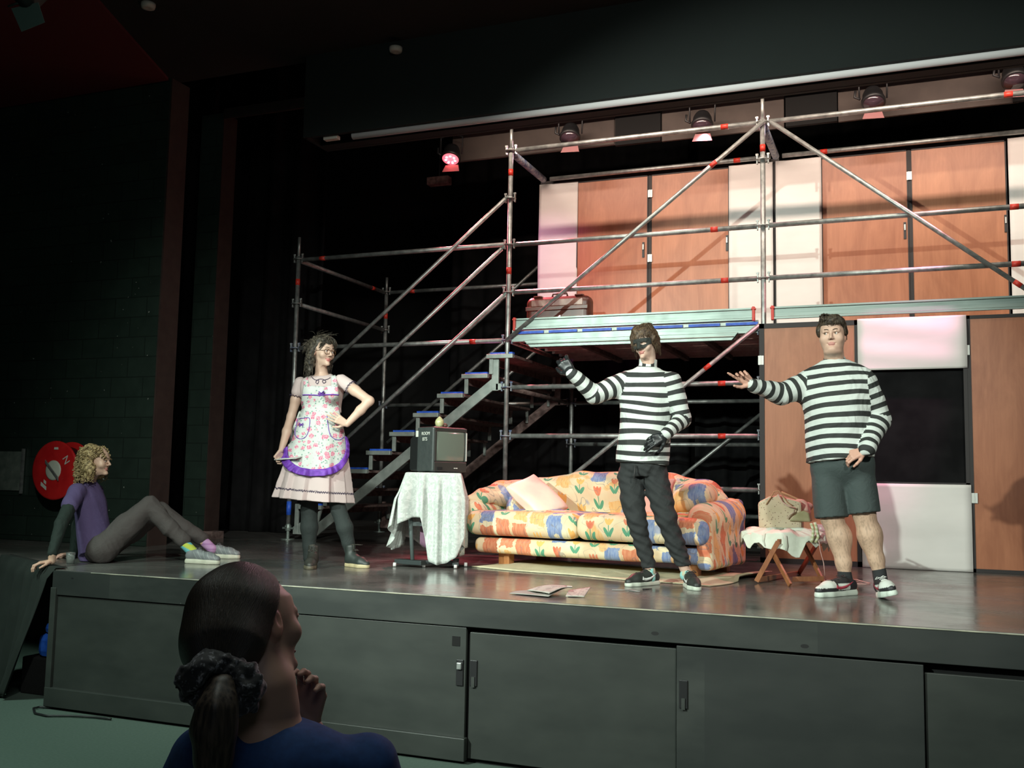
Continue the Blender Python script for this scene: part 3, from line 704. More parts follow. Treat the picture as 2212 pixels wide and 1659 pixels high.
flat(-2.64, -1.775, 3.21, 5.075, YU, .012, M_ply2, 'stained ply door second along from the suitcase, small hinges at its edge', UP, ((-2.645, 4.86), (-2.645, 4.13)), (-1.80, 4.24))
flat(-.825, .018, 3.21, 5.075, YU, .012, M_ply, 'stained ply door on the upper level above the man in shorts', UP, handle=(-.02, 4.24))
flat(.042, .915, 3.21, 5.075, YU, .012, M_ply2, 'stained ply door at the far end of the upper level, crossed by the brace', UP, ((.03, 4.80),), (.895, 4.24))
m = MB()
for x in (-3.5, -2.654, -1.30, .03): m.box((x, YU+.02, 4.14), (.05 if x > -2 or x < -2.5 else .02, .05, 1.87))
m.box((-2.35, YU+.02, 5.10), (3.2, .05, .045)); m.box((.2, YU+.02, 5.10), (2.9, .05, .045))
o = m.build('timber_framing', M_flatframe); setp(o, 'dark timber framing behind the upper level doors', 'frame'); o.location = (0, 0, 0)
def paper(x0, x1, z0, z1, y, label, seed, bow=.012):
    n, k = 26, 14; r = np.random.RandomState(seed); G = np.zeros((n, k, 3))
    for i in range(n):
        for j in range(k):
            u, v = j/(k-1), i/(n-1)
            G[i, j] = (x0+(x1-x0)*u, y-.006-bow*(math.sin(3.1*u+seed)*.5+.5)*math.sin(math.pi*v)-.004*math.sin(11*v+seed*2+3*u), z0+(z1-z0)*v)
    o = MB().grid(G).build('paper_sheet', M_paper, smooth=True, solid=.002, loc=((x0+x1)/2, y, z0)); return setp(o, label, 'paper panel', 'white paper panels on the scenery')
paper(-3.96, -3.49, 3.21, 5.085, YU-.01, 'white paper panel beyond the suitcase at the open end of the platform', 1)
paper(-1.775, -1.315, 3.21, 5.085, YU-.03, 'white paper panel behind the middle scaffold upright, nearer the suitcase', 2)
paper(-1.285, -.82, 3.21, 5.085, YU-.03, 'white paper panel behind the middle scaffold upright, further from the suitcase', 3)
paper(.93, 1.5, 3.21, 5.085, YU-.03, 'white paper panel cut by the edge of the view on the upper level', 4)
YF = 3.83
m_sp = flat(-1.288, -.41, ST+.001, 3.14, YF, .045, M_ply2, 'stained ply door at stage level behind the folding stool', 'orange brown doors at stage level', ((-1.272, 2.80),))
flat(.455, 1.35, ST+.001, 3.14, YF, .03, M_ply, 'stained ply door at stage level beside the dark window opening', 'orange brown doors at stage level', ((.452, 2.84), (.485, 1.58)))
m = MB(); m.box((.02, YF, 3.12), (.87, .04, .05)); m.box((-.40, YF, 2.05), (.03, .04, 2.18)); m.box((.44, YF, 2.05), (.03, .04, 2.18)); m.box((.02, YF, 1.69), (.87, .04, .03))
o = m.build('window_surround', M_flatframe, loc=(.02, YF, ST)); setp(o, 'dark timber frame around the black window opening', 'frame')
o = MB().box((.02, YF+.05, 2.2), (.9, .02, 1.1)).build('window_blackout', M_velvet, loc=(.02, YF, 1.65)); setp(o, 'black cloth filling the window opening behind the man in shorts', 'cloth')
paper(-.428, .457, 2.685, 3.145, YF-.025, 'white paper panel above the black window opening', 5, .02)
paper(-.415, .462, ST+.003, 1.69, YF-.025, 'large white paper panel under the black window opening', 6, .01)

# ------------------------------------------------------------------ stage lanterns on their bar
m = MB(); m.tube([(-4.9, 4.5, 5.62), (3, 4.5, 5.62)], .024, 12); o = m.build('lighting_bar', M_dkmetal, smooth=True, loc=(-1, 4.5, 5.6)); setp(o, 'black horizontal bar carrying the stage lanterns above the platform', 'lighting bar')
# pale bulkhead behind the lanterns
m = MB()
for xa, xb, za, zb in ((-4.9, -3.3, 5.33, 5.42), (-3.3, -2.95, 5.33, 5.65), (-2.42, -1.15, 5.3, 5.75), (-.62, 1.0, 5.3, 5.8)): m.box(((xa+xb)/2, 4.72, (za+zb)/2), (xb-xa, .03, zb-za))
m.box((-3.9, 4.73, 5.5), (2., .03, .35)); o = m.build('trim_11', M_greywall); struct(o)
m = MB()
for x in (-2.68, -.88, 1.2): m.box((x, 4.70, 5.55), (.5, .05, .5))
o = m.build('trim_12', M_gap); struct(o)
def lantern(px, py, y, tilt, label, glow=None, green=False):
    c = aty(px, py, y); t = thing('stage_lantern', c+V(0, 0, .05), label, 'stage lantern', 'stage lanterns on the bar')
    ax = nrm(V(.15, -1, -tilt)); u = nrm(np.cross(ax, V(0, 0, 1)))
    MB().lathe(c-ax*.10, [(.03, -.02), (.075, 0), (.095, .05), (.10, .12), (.112, .13), (.112, .165), (.10, .17)], ax, 24).build('body', M_dkmetal, t, smooth=True)
    ln = MB().lathe(c+ax*.060, [(0, 0), (.088, 0), (.094, .01), (0, .012)], ax, 24).build('lens', glow or mat('lens_glass', (.05, .03, .04), .1), t, smooth=True)
    if glow:
        g = MB()
        for a in range(7):
            q = c+ax*.078+u*(.055*math.cos(a*.9))+np.cross(ax, u)*(.055*math.sin(a*.9)); g.lathe(q, [(0, 0), (.012, .002), (0, .012)], ax, 8)
        g.build('led', mat('led_glow', (1, .5, .5), .5, emit=((1., .22, .25), 28.)), ln)
    m_y = MB().tube([c-u*.125, c-u*.13+V(0, 0, .20), c+V(0, 0, .25), c+u*.13+V(0, 0, .20), c+u*.125], .009, 8).tube([c+V(0, 0, .25), V(c[0], 4.5, 5.63)], .012, 8); m_y.build('yoke', M_dkmetal, t, smooth=True)
    Zv = nrm(np.cross(u, ax)); Zv = Zv if Zv[2] > 0 else -Zv
    q = c+V(0, .02, -.115)
    mm = mat('barn_door_pink', (.30, .13, .13), .6)
    MB().prism([q-u*.075, q+u*.075, q+u*.10+V(0, -.03, -.085), q-u*.10+V(0, -.03, -.085)], (0, .004, 0)).build('barn_door', mm, t)
    MB().tube([c+u*.12, c+u*.17+V(0, .02, .03), c+u*.16+V(0, 0, .09)], .012, 8).build('clamp_knob', M_dkmetal, t, smooth=True)
    return t
lantern(975, 334, 4.5, 2.2, 'lit stage lantern glowing pink at the open end of the bar', mat('lens_lit', (1, .3, .3), .4, emit=((1., .10, .14), 2.2)))
lantern(1232, 290, 4.4, 1.9, 'dark stage lantern with a pink flap over the near end of the platform')
lantern(1517, 264, 4.4, 1.9, 'dark stage lantern hanging next to the middle scaffold upright')
lantern(1886, 213, 4.4, 1.9, 'dark stage lantern hanging above the upper doors, beyond the middle upright')
lantern(2190, 165, 4.4, 1.9, 'dark stage lantern cut by the edge of the view')
# lantern hung over the audience at the hall wall
t = thing('hall_lantern', aty(55, 30, -.5)+V(0, 0, .1), 'stage lantern with a pale green flap hanging from the hall ceiling', 'stage lantern')
c = aty(50, 5, -.5); a = [aty(24, 18, -.5), aty(82, 5, -.5), aty(96, 48, -.5), aty(46, 68, -.5)]
MB().prism(a, (0, .005, 0)).build('barn_door', mat('flap_green', (.10, .17, .15), .6), t)
MB().lathe(c+V(0, -.02, .10), [(.06, -.1), (.1, 0), (.11, .16)], nrm(V(.3, .7, -.5)), 20).build('body', M_dkmetal, t, smooth=True)
MB().tube([aty(18, 14, -.52), aty(72, -6, -.52)], .008, 8).tube([c, c+V(0, 0, .4)], .012, 8).build('yoke', mat('grey_metal', (.08, .1, .09), .5), t, smooth=True)
m = MB(); m.tube([(-4.75, 5.6, 5.0), (-4.2, 5.6, 5.05)], .02, 8)
p = [aty(913, 395, 5.6), aty(985, 388, 5.6)]
t = thing('batten_light', (p[0]+p[1])/2, 'unlit batten fitting hanging in the dark beyond the platform end', 'light fitting')
MB().box((p[0]+p[1])/2, (.30, .12, .10)).build('housing', M_rust, t, bevel=.01); MB().tube([(p[0]+p[1])/2+V(0, 0, .05), (p[0]+p[1])/2+V(0, 0, 2.6)], .006, 6).build('wire', M_dkmetal, t)
# ------------------------------------------------------------------ suitcase on the platform
Y_ = 4.2; a = aty(1133, 690, Y_); b = aty(1273, 684, Y_); zt = aty(1200, 638, Y_)[2]; z0 = 3.18; cx = (a[0]+b[0])/2; W = b[0]-a[0]
m_lea = mat('brown_leather', fn=vary((.060, .020, .013), (.11, .036, .022), 7, 4), rough=.36)
m_pan = mat('worn_suitcase_panel', fn=vary((.13, .035, .022), (.34, .25, .20), 3.5, 5, (1, 1, .45), .42, .6, 1.2), rough=.35)
t = thing('suitcase', (cx, Y_+.1, z0), 'brown leather suitcase standing on the upper platform', 'suitcase')
Sx = SDF(.01); Sx.box((cx, Y_+.1, (z0+zt)/2), (W/2, .095, (zt-z0)/2), .075); Sx.cut((cx, Y_+.1, z0+.004), (0, 0, -1))
sdf_obj('shell', Sx, .008, m_lea, t, (cx-W/2, Y_, z0), (cx+W/2, Y_+.21, zt+.01))
MB().box((cx, Y_+.005, z0+.09), (W-.13, .02, .19)).build('panel', m_pan, t, bevel=.004)
MB().box((cx, Y_+.005, zt-.075), (W-.15, .02, .07)).build('panel', m_pan, t, bevel=.004)
MB().box((cx, Y_-.008, zt-.135), (W-.03, .02, .045)).build('strap', m_lea, t, bevel=.006)
MB().tube([(cx-.085, Y_+.1, zt), (cx-.075, Y_+.1, zt+.035), (cx+.075, Y_+.1, zt+.035), (cx+.085, Y_+.1, zt)], .011, 10).build('handle', m_lea, t, smooth=True)
MB().box((cx+.03, Y_-.01, z0+.17), (.035, .012, .05)).build('lock', M_chrome, t)
for s in (-1, 1): MB().box((cx+s*W*.32, Y_+.09, zt-.0), (.09, .12, .02)).build('buckle_tab', m_lea, t, bevel=.006)
# ================================================================== sofa
def m_sofa(N):
    u = N.attr('pu'); v = N.attr('pv')
    wob = N.noise(N.vec(u, v), 9, 3)*.03
    cu = .155; cv = .20
    i = (u/cu).floor(); ux = (u/cu).fract()-.5; sh = N.white(N.vec(i, 3., 1.))
    vv = v/cv+sh; j = vv.floor(); vy = vv.fract()-.5; h = N.white(N.vec(i, j, 7.))
    n = N.noise(N.vec(u, v), 16, 4, .6); n2 = N.noise(N.vec(u*3, v*.7), 24, 3)
    base = N.mix(N.ramp(N.noise(N.vec(u, v), 5, 3), .35, .7), (.78, .69, .47), (.72, .50, .30))
    # broad brushed patches with ragged edges
    ex = (ux.abs()+(n-.5)*.5); ey = (vy.abs()+(n-.5)*.5)
    rect = ex.lt(.40)*ey.lt(.42)
    c = base
    blue = N.mix(N.ramp(n2, .3, .65), (.13, .20, .42), (.30, .36, .50))
    orng = N.mix(N.ramp(n2, .3, .65), (.74, .38, .12), (.80, .52, .24))
    redp = N.mix(N.ramp(n2, .3, .65), (.60, .16, .08), (.72, .30, .16))
    c = N.mix(rect*h.lt(.28), c, blue); c = N.mix(rect*h.gt(.28)*h.lt(.44), c, orng); c = N.mix(rect*h.gt(.44)*h.lt(.54), c, redp)
    big = N.noise(N.vec(u+4, v), 3.2, 2); c = N.mix(N.ramp(big, .62, .64)*.85, c, orng); c = N.mix(N.ramp(1.-big, .66, .68)*.8, c, blue)
    # tulips
    def ell(cx, cy, rx, ry, ang):
        ca, sa = math.cos(ang), math.sin(ang); X = ux*cu-cx; Y = vy*cv-cy
        a = (X*ca+Y*sa)/rx; b = (Y*ca-X*sa)/ry; return (a*a+b*b).lt(1.)
    tul = h.gt(.54)
    leaf = ell(-.022, -.045, .013, .034, .55).max(ell(.022, -.045, .013, .034, -.55)).max(((ux*cu).abs()).lt(.0035)*vy.lt(.1)*vy.gt(-.35))
    pet = ell(0, .035, .014, .034, 0.).max(ell(-.019, .036, .012, .034, .38)).max(ell(.019, .036, .012, .034, -.38))
    pc = N.mix(h.gt(.80), N.mix(N.ramp(n, .3, .6), (.66, .13, .07), (.74, .26, .14)), (.84, .46, .14))
    c = N.mix(tul*leaf, c, (.10, .32, .19)); c = N.mix(tul*pet, c, pc)
    line = ((N.noise(N.vec(u+9, v), 7, 1)-.5).abs()).lt(.006); c = N.mix(line*.55, c, (.22, .20, .2))
    return c
M_sofa = mat('floral_sofa_fabric', fn=m_sofa, rough=.85, bump=(bnoise(26, 3), .15, .006))
SO = V(-3.12, 2.14, 0); UX = nrm(V(1.6, -.235, 0)); UY = V(-UX[1], UX[0], 0); ZZ = V(0, 0, 1)
def sp(s, t, z): return SO+UX*s+UY*t+ZZ*z
def sofa_attr(side=False):
    def pu(v, S, t):
        q = v-SO; return (q@UX)+ (q@UY)*.0 if not side else (q@UY)*1.+3.3
    def pv(v, S, t):
        q = v-SO; return q[:, 2]+(q@UY)
    return {'pu': pu, 'pv': pv}
T = thing('sofa', sp(.8, .4, ST), 'floral two-seat sofa with tulip pattern on short wooden legs', 'sofa')
lump = sines(3, 14, 9, .004)
def spart(name, S, h=.009, side=False, at=None):
    S.disp = S.disp or lump
    return sdf_obj(name, S, h, M_sofa, T, sp(-.45, -.35, 1.0)-V(.3, .3, .1), sp(2.15, 1.05, 1.85)+V(.3, .5, 0), attrs=at or sofa_attr(side))
LS, RS = -.24, 1.74
S = SDF(.03); S.box(sp((LS+RS)/2, .36, 1.125), ((RS-LS)/2, .44, .062), .05, X=UX); spart('base', S)
mid = .715
for a, b in ((LS-.06, mid), (mid, RS+.04)):
    S = SDF(.03); S.box(sp((a+b)/2, .30, 1.308), ((b-a)/2-.002, .44, .098), .075, X=UX); S.ell(sp((a+b)/2, .3, 1.33), ((b-a)/2*.9, .36, .095), X=UX, k=.05); spart('seat_cushion', S)
S = SDF(.06)
for s, t, r in ((-.10, .62, .11), (.35, .72, .13), (.8, .74, .135), (1.25, .72, .13), (1.62, .62, .115)): pass
pts = [sp(-.22, .48, 1.50), sp(-.05, .64, 1.55), sp(.35, .76, 1.60), sp(.8, .80, 1.61), sp(1.15, .77, 1.60), sp(1.5, .66, 1.56), sp(1.62, .54, 1.51)]
S.chain(pts, [.10, .12, .135, .14, .135, .12, .10]); 
lowp = [p-ZZ*.22+UY*.02 for p in pts]; S.chain(lowp, [.10]*7)
for i in range(6): S.cap((pts[i]+lowp[i])/2, (pts[i+1]+lowp[i+1])/2, .10, .10)
spart('backrest', S)
# wings: rolled cushions that come forward over the arms
S = SDF(.04); S.chain([sp(-.10, .60, 1.56), sp(-.22, .32, 1.545), sp(-.26, .10, 1.52)], [.115, .105, .065]); S.ell(sp(-.02, .38, 1.42), (.10, .26, .14), X=UX); S.cap(sp(-.28, .06, 1.51), sp(-.34, .0, 1.505), .05, .02, k=.05); spart('arm_cushion', S)
S = SDF(.03); S.chain([sp(-.30, .02, 1.415), sp(-.27, .66, 1.42)], [.078, .085]); spart('armrest', S, side=False)
S = SDF(.03); S.chain([sp(1.69, .04, 1.40), sp(1.71, .62, 1.43)], [.112, .118]); S.box(sp(1.735, .34, 1.24), (.06, .42, .21), .04, X=UX, k=.05); spart('armrest', S, side=True)
S = SDF(.04); S.chain([sp(1.36, .20, 1.475), sp(1.52, .16, 1.545), sp(1.63, .14, 1.58)], [.06, .095, .085]); S.chain([sp(1.52, .60, 1.56), sp(1.62, .22, 1.575)], [.11, .095]); spart('arm_cushion', S)
S = SDF(.03); S.box(sp(.76, .84, 1.30), (.98, .05, .24), .04, X=UX); spart('back_panel', S)
mw_ = mat('varnished_wood', fn=woodfn((.33, .13, .04), (.46, .21, .08), 6), rough=.4)
for s, t in ((.0, .06), (1.62, .02), (.0, .7), (1.62, .7)): MB().box(sp(s, t, 1.022), (.10, .09, .115), X=UX).build('leg', mw_, T, bevel=.006)
def cushion(name, c, h, X, Z, m, label, **k):
    S = SDF(.01); S.pillow(c, h, X, Z); S.disp = sines(5, 10, 16, .0035)
    r = max(h)*1.45
    o = sdf_obj(name, S, .008, m, None, V(*c)-r, V(*c)+r, **k); return setp(o, label, 'cushion', 'loose cushions on the sofa')
M_pink = mat('pale_pink_satin', fn=vary((.76, .58, .48), (.80, .70, .55), 5, 3), rough=.5, bump=(bnoise(22, 3), .3, .006))
c = aty(1160, 1075, 2.33); Zc = nrm(V(.55, -.60, .52)); Xc = nrm(-(.62*UX)-ZZ*-.0+ZZ*.78); 
cushion('cushion', c, (.215, .17, .075), nrm(UX*.76-ZZ*.62), nrm(UX*.58+ZZ*.72-UY*.42), M_pink, 'pale cream and pink cushion leaning on the sofa at the television end')
c = aty(1405, 1082, 2.55)
cushion('cushion', c, (.19, .19, .07), UX, nrm(V(-.1, -.9, .30)), mat('pink_cushion_cloth', (.78, .42, .36), .7), 'pink cushion on the sofa behind the masked man\'s legs')

# rug under the sofa front
G = np.zeros((30, 60, 3)); q = [sp(-.12, -.30, 0), sp(1.92, -.50, 0), sp(2.02, .62, 0), sp(-.10, .62, 0)]
for i in range(30):
    for j in range(60):
        u, v = j/59, i/29; p = (q[0]*(1-u)+q[1]*u)*(1-v)+(q[3]*(1-u)+q[2]*u)*v
        e = min(1, min(u, 1-u)*14, min(v, 1-v)*8); p = p+UY*.018*math.sin(13*u+2)*(1-v)+UX*.03*math.sin(7*v)*(abs(u-.5)*2)**3
        G[i, j] = p; G[i, j, 2] = ST+.006+.014*e*(.6+.4*math.sin(17*u+5*v)*math.sin(9*v+1))+(.03 if u > .97 and v > .45 else 0)
o = MB().grid(G).build('rug', mat('cream_throw', fn=vary((.50, .46, .30), (.60, .56, .38), 9, 4), rough=.95, bump=(bnoise(90, 3), .5, .006)), smooth=True, solid=.008, loc=sp(.9, 0, ST)); setp(o, 'cream throw rug spread flat on the stage under the sofa', 'rug')

# ================================================================== television and its trolley
TP = aty(953, 1024, 1.72); a = math.radians(8)
tx = nrm(V(.98, -.22, 0)); ty = V(-tx[1], tx[0], 0)
A = aty(905, 1019, 1.72); B = aty(1000, 1023, 1.64); tw = .385
zb = 1.712; zt = 2.035; tc = V((A[0]+B[0])/2+.0, 1.70, 0)
def tp(x, y, z): return tc+tx*x+ty*y+ZZ*z
T = thing('television', tp(0, .2, zb), 'boxy black tube television standing on the cloth covered trolley', 'television')
m_tv = mat('tv_charcoal_plastic', fn=vary((.035, .045, .043), (.045, .056, .053), 30, 2), rough=.45)
m_tv2 = mat('tv_front_plastic', (.028, .030, .027), .38)
tx = nrm(V(.45, .89, 0)); ty = V(-tx[1], tx[0], 0); tc = aty(971, 1022, 1.78); tc[2] = 0; hw = .172; zt = 2.072
S = SDF(.0); S.box(tp(0, .11, (zb+zt)/2), (hw, .11, (zt-zb)/2), .016, X=tx)
sdf_obj('front_shell', S, .006, m_tv, T, tp(0, .1, zb)-.33, tp(0, .1, zt)+.33)
# tapering rear shell
def q4(w, y, z0, z1): return [tp(-w, y, z0), tp(w, y, z0), tp(w, y, z1), tp(-w, y, z1)]
r0, r1 = q4(hw-.012, .215, zb+.004, zt-.03), q4(hw-.06, .40, zb+.01, zt-.085)
MB().add(r0+r1, [(0, 3, 2, 1), (4, 5, 6, 7), (0, 1, 5, 4), (1, 2, 6, 5), (2, 3, 7, 6), (3, 0, 4, 7)]).build('rear_shell', mat('tv_rear', (.012, .014, .014), .5), T, bevel=.015)
zs0, zs1 = zb+.085, zt-.035
fr = MB()
for (x, z, w, h) in ((0, zs1+.014, .325, .028), (0, zb+.042, .325, .078), (-.152, (zs0+zs1)/2, .02, zs1-zs0), (.152, (zs0+zs1)/2, .02, zs1-zs0)): fr.box(tp(x, -.004, z), (w, .014, h), X=tx)
fr.build('bezel', m_tv2, T, bevel=.003)
G = np.zeros((16, 20, 3))
for i in range(16):
    for j in range(20):
        u, v = j/19*2-1, i/15*2-1; G[i, j] = tp(u*.143, -.013+.0055*(u*u+v*v), (zs0+zs1)/2+v*(zs1-zs0)/2*.98)
MB().grid(G).build('screen', mat('crt_glass', (.13, .16, .13), .10, spec=.8), T, smooth=True, solid=.003)
MB().box(tp(.156, -.012, (zs0+zs1)/2), (.010, .012, zs1-zs0-.01), X=tx).build('trim', mat('tv_silver_trim', (.4, .4, .37), .35), T, bevel=.002)
b_ = MB().box(tp(-.11, -.012, zb+.03), (.05, .008, .02), X=tx).build('socket_panel', M_gap, T); MB().box(tp(.06, -.012, zb+.032), (.018, .006, .008), X=tx).box(tp(.04, -.012, zb+.032), (.010, .006, .008), X=tx).build('button', mat('button_grey', (.5, .5, .45), .4), T)
side = -tx
mw2 = mat('sign_white', (.6, .62, .56), .5)
textobj('ROOM', tp(-hw-.0015, .10, zt-.055), -ty, ZZ, .026, mw2, 'lettering', T)
textobj('BTS', tp(-hw-.0015, .11, zt-.100), -ty, ZZ, .028, mw2, 'lettering', T)
MB().box(tp(-hw-.004, .212, zt-.055), (.006, .03, .05), X=tx).build('tag', mw2, T, bevel=.002)
S = SDF(.006); ec = tp(-.03, .11, zt); S.ell(ec+ZZ*.040, (.036, .036, .040)); S.cap(ec+ZZ*.06, ec+ZZ*.080, .018, .010, k=.02)
o = sdf_obj('pear_ornament', S, .004, mat('pale_green_glaze', fn=vary((.42, .40, .20), (.50, .50, .28), 40, 2), rough=.3), None, ec-.06, ec+.10); setp(o, 'small pale green egg shaped ornament on top of the television', 'ornament')
S = SDF(.004); ec2 = ec+V(.035, .03, 0); S.ell(ec2+ZZ*.018, (.024, .02, .018)); S.ell(ec2+V(-.06, .01, .010), (.014, .014, .009)); 
o = sdf_obj('dark_trinket', S, .004, mat('dark_brown_glaze', (.07, .03, .02), .5), None, ec2-.1, ec2+.06); setp(o, 'small dark brown trinket beside the green ornament on the television', 'ornament')
# trolley (over-bed table)
T = thing('trolley_table', (-3.62, 1.95, ST), 'metal wheeled trolley hidden under the white lace cloth', 'table')
m_tr = mat('grey_green_metal', (.10, .13, .125), .35)
tl = [aty(*p) for p in ((872, 1019, 1.95), (1000, 1022, 1.60))]
kx = nrm(V(.91, .41, 0)); ky = V(-kx[1], kx[0], 0); kc = aty(936, 1023, 1.56); kc[2] = 0; kc = kc+ky*.05
def kp(x, y, z): return kc+kx*x+ky*y+ZZ*z
MB().box(kp(.0, .21, 1.688), (.39, .41, .020), X=kx).build('table_top', m_tr, T, bevel=.006)
MB().tube([kp(-.20, .06, 1.68), kp(-.15, .05, 1.02)], .016, 10).tube([kp(-.20, .10, 1.68), kp(-.15, .09, 1.02)], .012, 10).build('column', m_tr, T, smooth=True)
MB().tube([kp(.19, .36, 1.68), kp(.19, .36, 1.02)], .018, 10).build('column', m_tr, T, smooth=True)
MB().box(kp(.0, .07, 1.30), (.34, .03, .035), X=kx).build('crossbar', m_tr, T, bevel=.003)
MB().box(kp(-.17, .08, 1.0), (.26, .07, .035), X=nrm(V(.96, -.15, 0))).box(kp(.19, .20, .995), (.05, .42, .03), X=kx).box(kp(.0, .09, 1.0), (.40, .035, .03), X=kx).build('foot_bar', mat('dark_green_metal', (.03, .04, .04), .4), T, bevel=.004)
for x, y in ((-.29, .08), (-.06, .06), (.19, .0), (.19, .40), (.27, .18)): MB().lathe(kp(x, y, .978), [(.004, -.012), (.017, -.012), (.017, .012), (.004, .012)], kx, 14).build('caster', mat('caster_white', (.6, .6, .58), .4), T, smooth=True)
# lace cloth
def m_lace(N):
    u = N.attr('pu'); v = N.attr('pv')
    n = N.voro(N.vec(u, v), 32, 'Distance'); s = N.noise(N.vec(u*1.5, v), 24, 3, .5, 1.5)
    c = N.mix(N.ramp(s, .44, .56), (.44, .49, .455), (.55, .59, .555))
    dots = ((u*60.).fract()-.5).abs().lt(.22)*((v*38.).fract()-.5).abs().lt(.18)*N.noise(N.vec(u, v), 4, 1).gt(.56)
    return N.mix(dots, c, (.58, .66, .60))
M_lace = mat('white_lace_cloth', fn=m_lace, rough=.9, bump=(bnoise(60, 3), .35, .004))
def cloth():
    c0 = kp(0, .21, 0); hx, hy = .205, .215; per = []
    # perimeter samples with hang length: front, right, back, left
    cor = [(-hx, -hy), (hx, -hy), (hx, hy), (-hx, hy)]; n = 44
    mb = MB(); G = []; pu = []; pv = []
    P = []
    for e in range(4):
        a, b = cor[e], cor[(e+1) % 4]
        for i in range(n): t = i/n; P.append((a[0]+(b[0]-a[0])*t, a[1]+(b[1]-a[1])*t, e+t))
    NP = len(P)
    def drop(e):
        # e: 0 front-left corner, 1 front-right, 2 back-right, 3 back-left
        kk = [(0, .42), (.12, .36), (.28, .36), (.36, .50), (.44, .70), (.62, .725), (.80, .71), (.92, .66), (1.0, .52), (1.15, .50), (1.5, .68), (2, .60), (2.6, .66), (3, .52), (3.35, .60), (3.55, .63), (3.8, .58), (3.95, .45), (4., .42)]
        return np.interp(e, [a for a, b in kk], [b for a, b in kk])
    NR = 26; rows = np.zeros((NR+3, NP+1, 3)); U = np.zeros((NR+3, NP+1)); Vv = np.zeros((NR+3, NP+1))
    for j in range(NP+1):
        x, y, e = P[j % NP]; e = e if j < NP else 4.; r = math.hypot(x/hx, y/hy)
        cx_, cy_ = x/max(abs(x)/hx, abs(y)/hy), y/max(abs(x)/hx, abs(y)/hy)
        out = nrm(V(x/hx**1.0 if abs(x) >= hx*.999 else 0, y/hy if abs(y) >= hy*.999 else 0, 0))
        cor_ = min(abs(e-round(e)), .5)
        w = math.exp(-(cor_/.10)**2); on = nrm(V(x/hx, y/hy, 0)); out = nrm(out*(1-w)+on*w)
        O = kx*out[0]+ky*out[1]; D = drop(e)
        for i in range(NR+3):
            if i < 3:
                s = (.35, .8, .985)[i]; p = kp(x*s, .21+y*s, 1.7045)
                arc = -(1-s)*.3
            else:
                f = (i-3)/(NR-1); L = D*f; fold = math.sin(e*24+.9*math.sin(e*5))*.6+.3*math.sin(e*43+1); 
                ww = min(1, L/.22); d = .012+.012*ww+ww*.034*(fold)+ww*.05*w*1.2
                z = 1.702-max(0, L-.012)
                p = kp(x, .21+y, z)+O*d+(-kx*.20*max(0, f-.35)**1.1*max(0, 1-abs(e-3.7)/.45) if e > 3.2 else 0); arc = L
            rows[i, j] = p; U[i, j] = e*.53+(.0); Vv[i, j] = arc
    o = mb.grid(rows).build('lace_cloth', M_lace, smooth=True, solid=.003, loc=kp(0, .2, 1.0), attrs={'pu': U.ravel(), 'pv': Vv.ravel()})
    setp(o, 'white lace cloth draped over the trolley and hanging to the floor below the television', 'tablecloth')
cloth()
G = np.zeros((14, 10, 3))
for i in range(14):
    for j in range(10): G[i, j] = kp(-.10+.26*j/9, .16+.02*math.sin(j*1.3), 1.64-.50*i/13-.04*math.sin(j*.7))
o = MB().grid(G).build('mauve_lining', mat('mauve_cloth', (.45, .27, .40), .8), smooth=True, solid=.003, loc=kp(0, .16, 1.1)); setp(o, 'mauve cloth hanging under the lace beside the trolley column', 'cloth')

# ================================================================== folding stool with cloth, bag and cords
m_st = mat('teak', fn=woodfn((.20, .065, .025), (.36, .14, .055), 7), rough=.45)
fa, fb, fc, fd = atz(1632, 1257), atz(1708, 1265), atz(1722, 1232), atz(1782, 1265)
T = thing('folding_stool', (-.85, 2.15, ST), 'brown wooden folding stool with crossed legs beside the sofa arm', 'stool')
f0 = V(-1.045, 1.98, ST); f1 = V(-.785, 1.82, ST); g0 = V(-.855, 2.42, ST); g1 = V(-.585, 1.98+.02, ST)
# near frame pair and far frame pair: two X crossings joined by bars
A0, A1 = V(-1.06, 1.93, ST+.006), V(-.80, 1.80, ST+.006)
Bt0, Bt1 = V(-.82, 1.92, 1.30), V(-1.01, 1.86, 1.30)
A0 = atz(1634, 1256, ST+.012); A1 = atz(1707, 1264, ST+.012); C0 = atz(1726, 1238, ST+.012); C1 = atz(1782, 1263, ST+.012)
dd = (C1-A1)
top = lambda px, py, y: aty(px, py, y)
def leg(a, b, name='leg'):
    d = nrm(b-a); MB().box((a+b)/2, (np.linalg.norm(b-a), .018, .034), X=d, Y=nrm(np.cross(ZZ, d)), Z=nrm(np.cross(d, np.cross(ZZ, d)))).build(name, m_st, T, bevel=.002)
n1 = aty(1681, 1170, 1.84); n2 = aty(1655, 1168, 1.93)
leg(A0, n1); leg(A1, n2)
m1 = aty(1774, 1160, 2.35); m2 = aty(1728, 1160, 2.25)
leg(C0, m1); leg(C1, m2)
leg(n1, m1, 'seat_rail'); leg(n2, m2, 'seat_rail')
leg(aty(1640, 1252, A0[1]+.02), aty(1725, 1238, C0[1]), 'stretcher'); leg(aty(1712, 1251, 1.86), aty(1780, 1250, C1[1]+.02), 'stretcher')
MB().box((n1+m1+n2+m2)/4+ZZ*.02, (.40, .24, .012), X=nrm(V(.86, .5, 0))).build('seat', mat('canvas', (.5, .5, .4), .8), T)
SZ = (n1+m1+n2+m2)[2]/4+.03
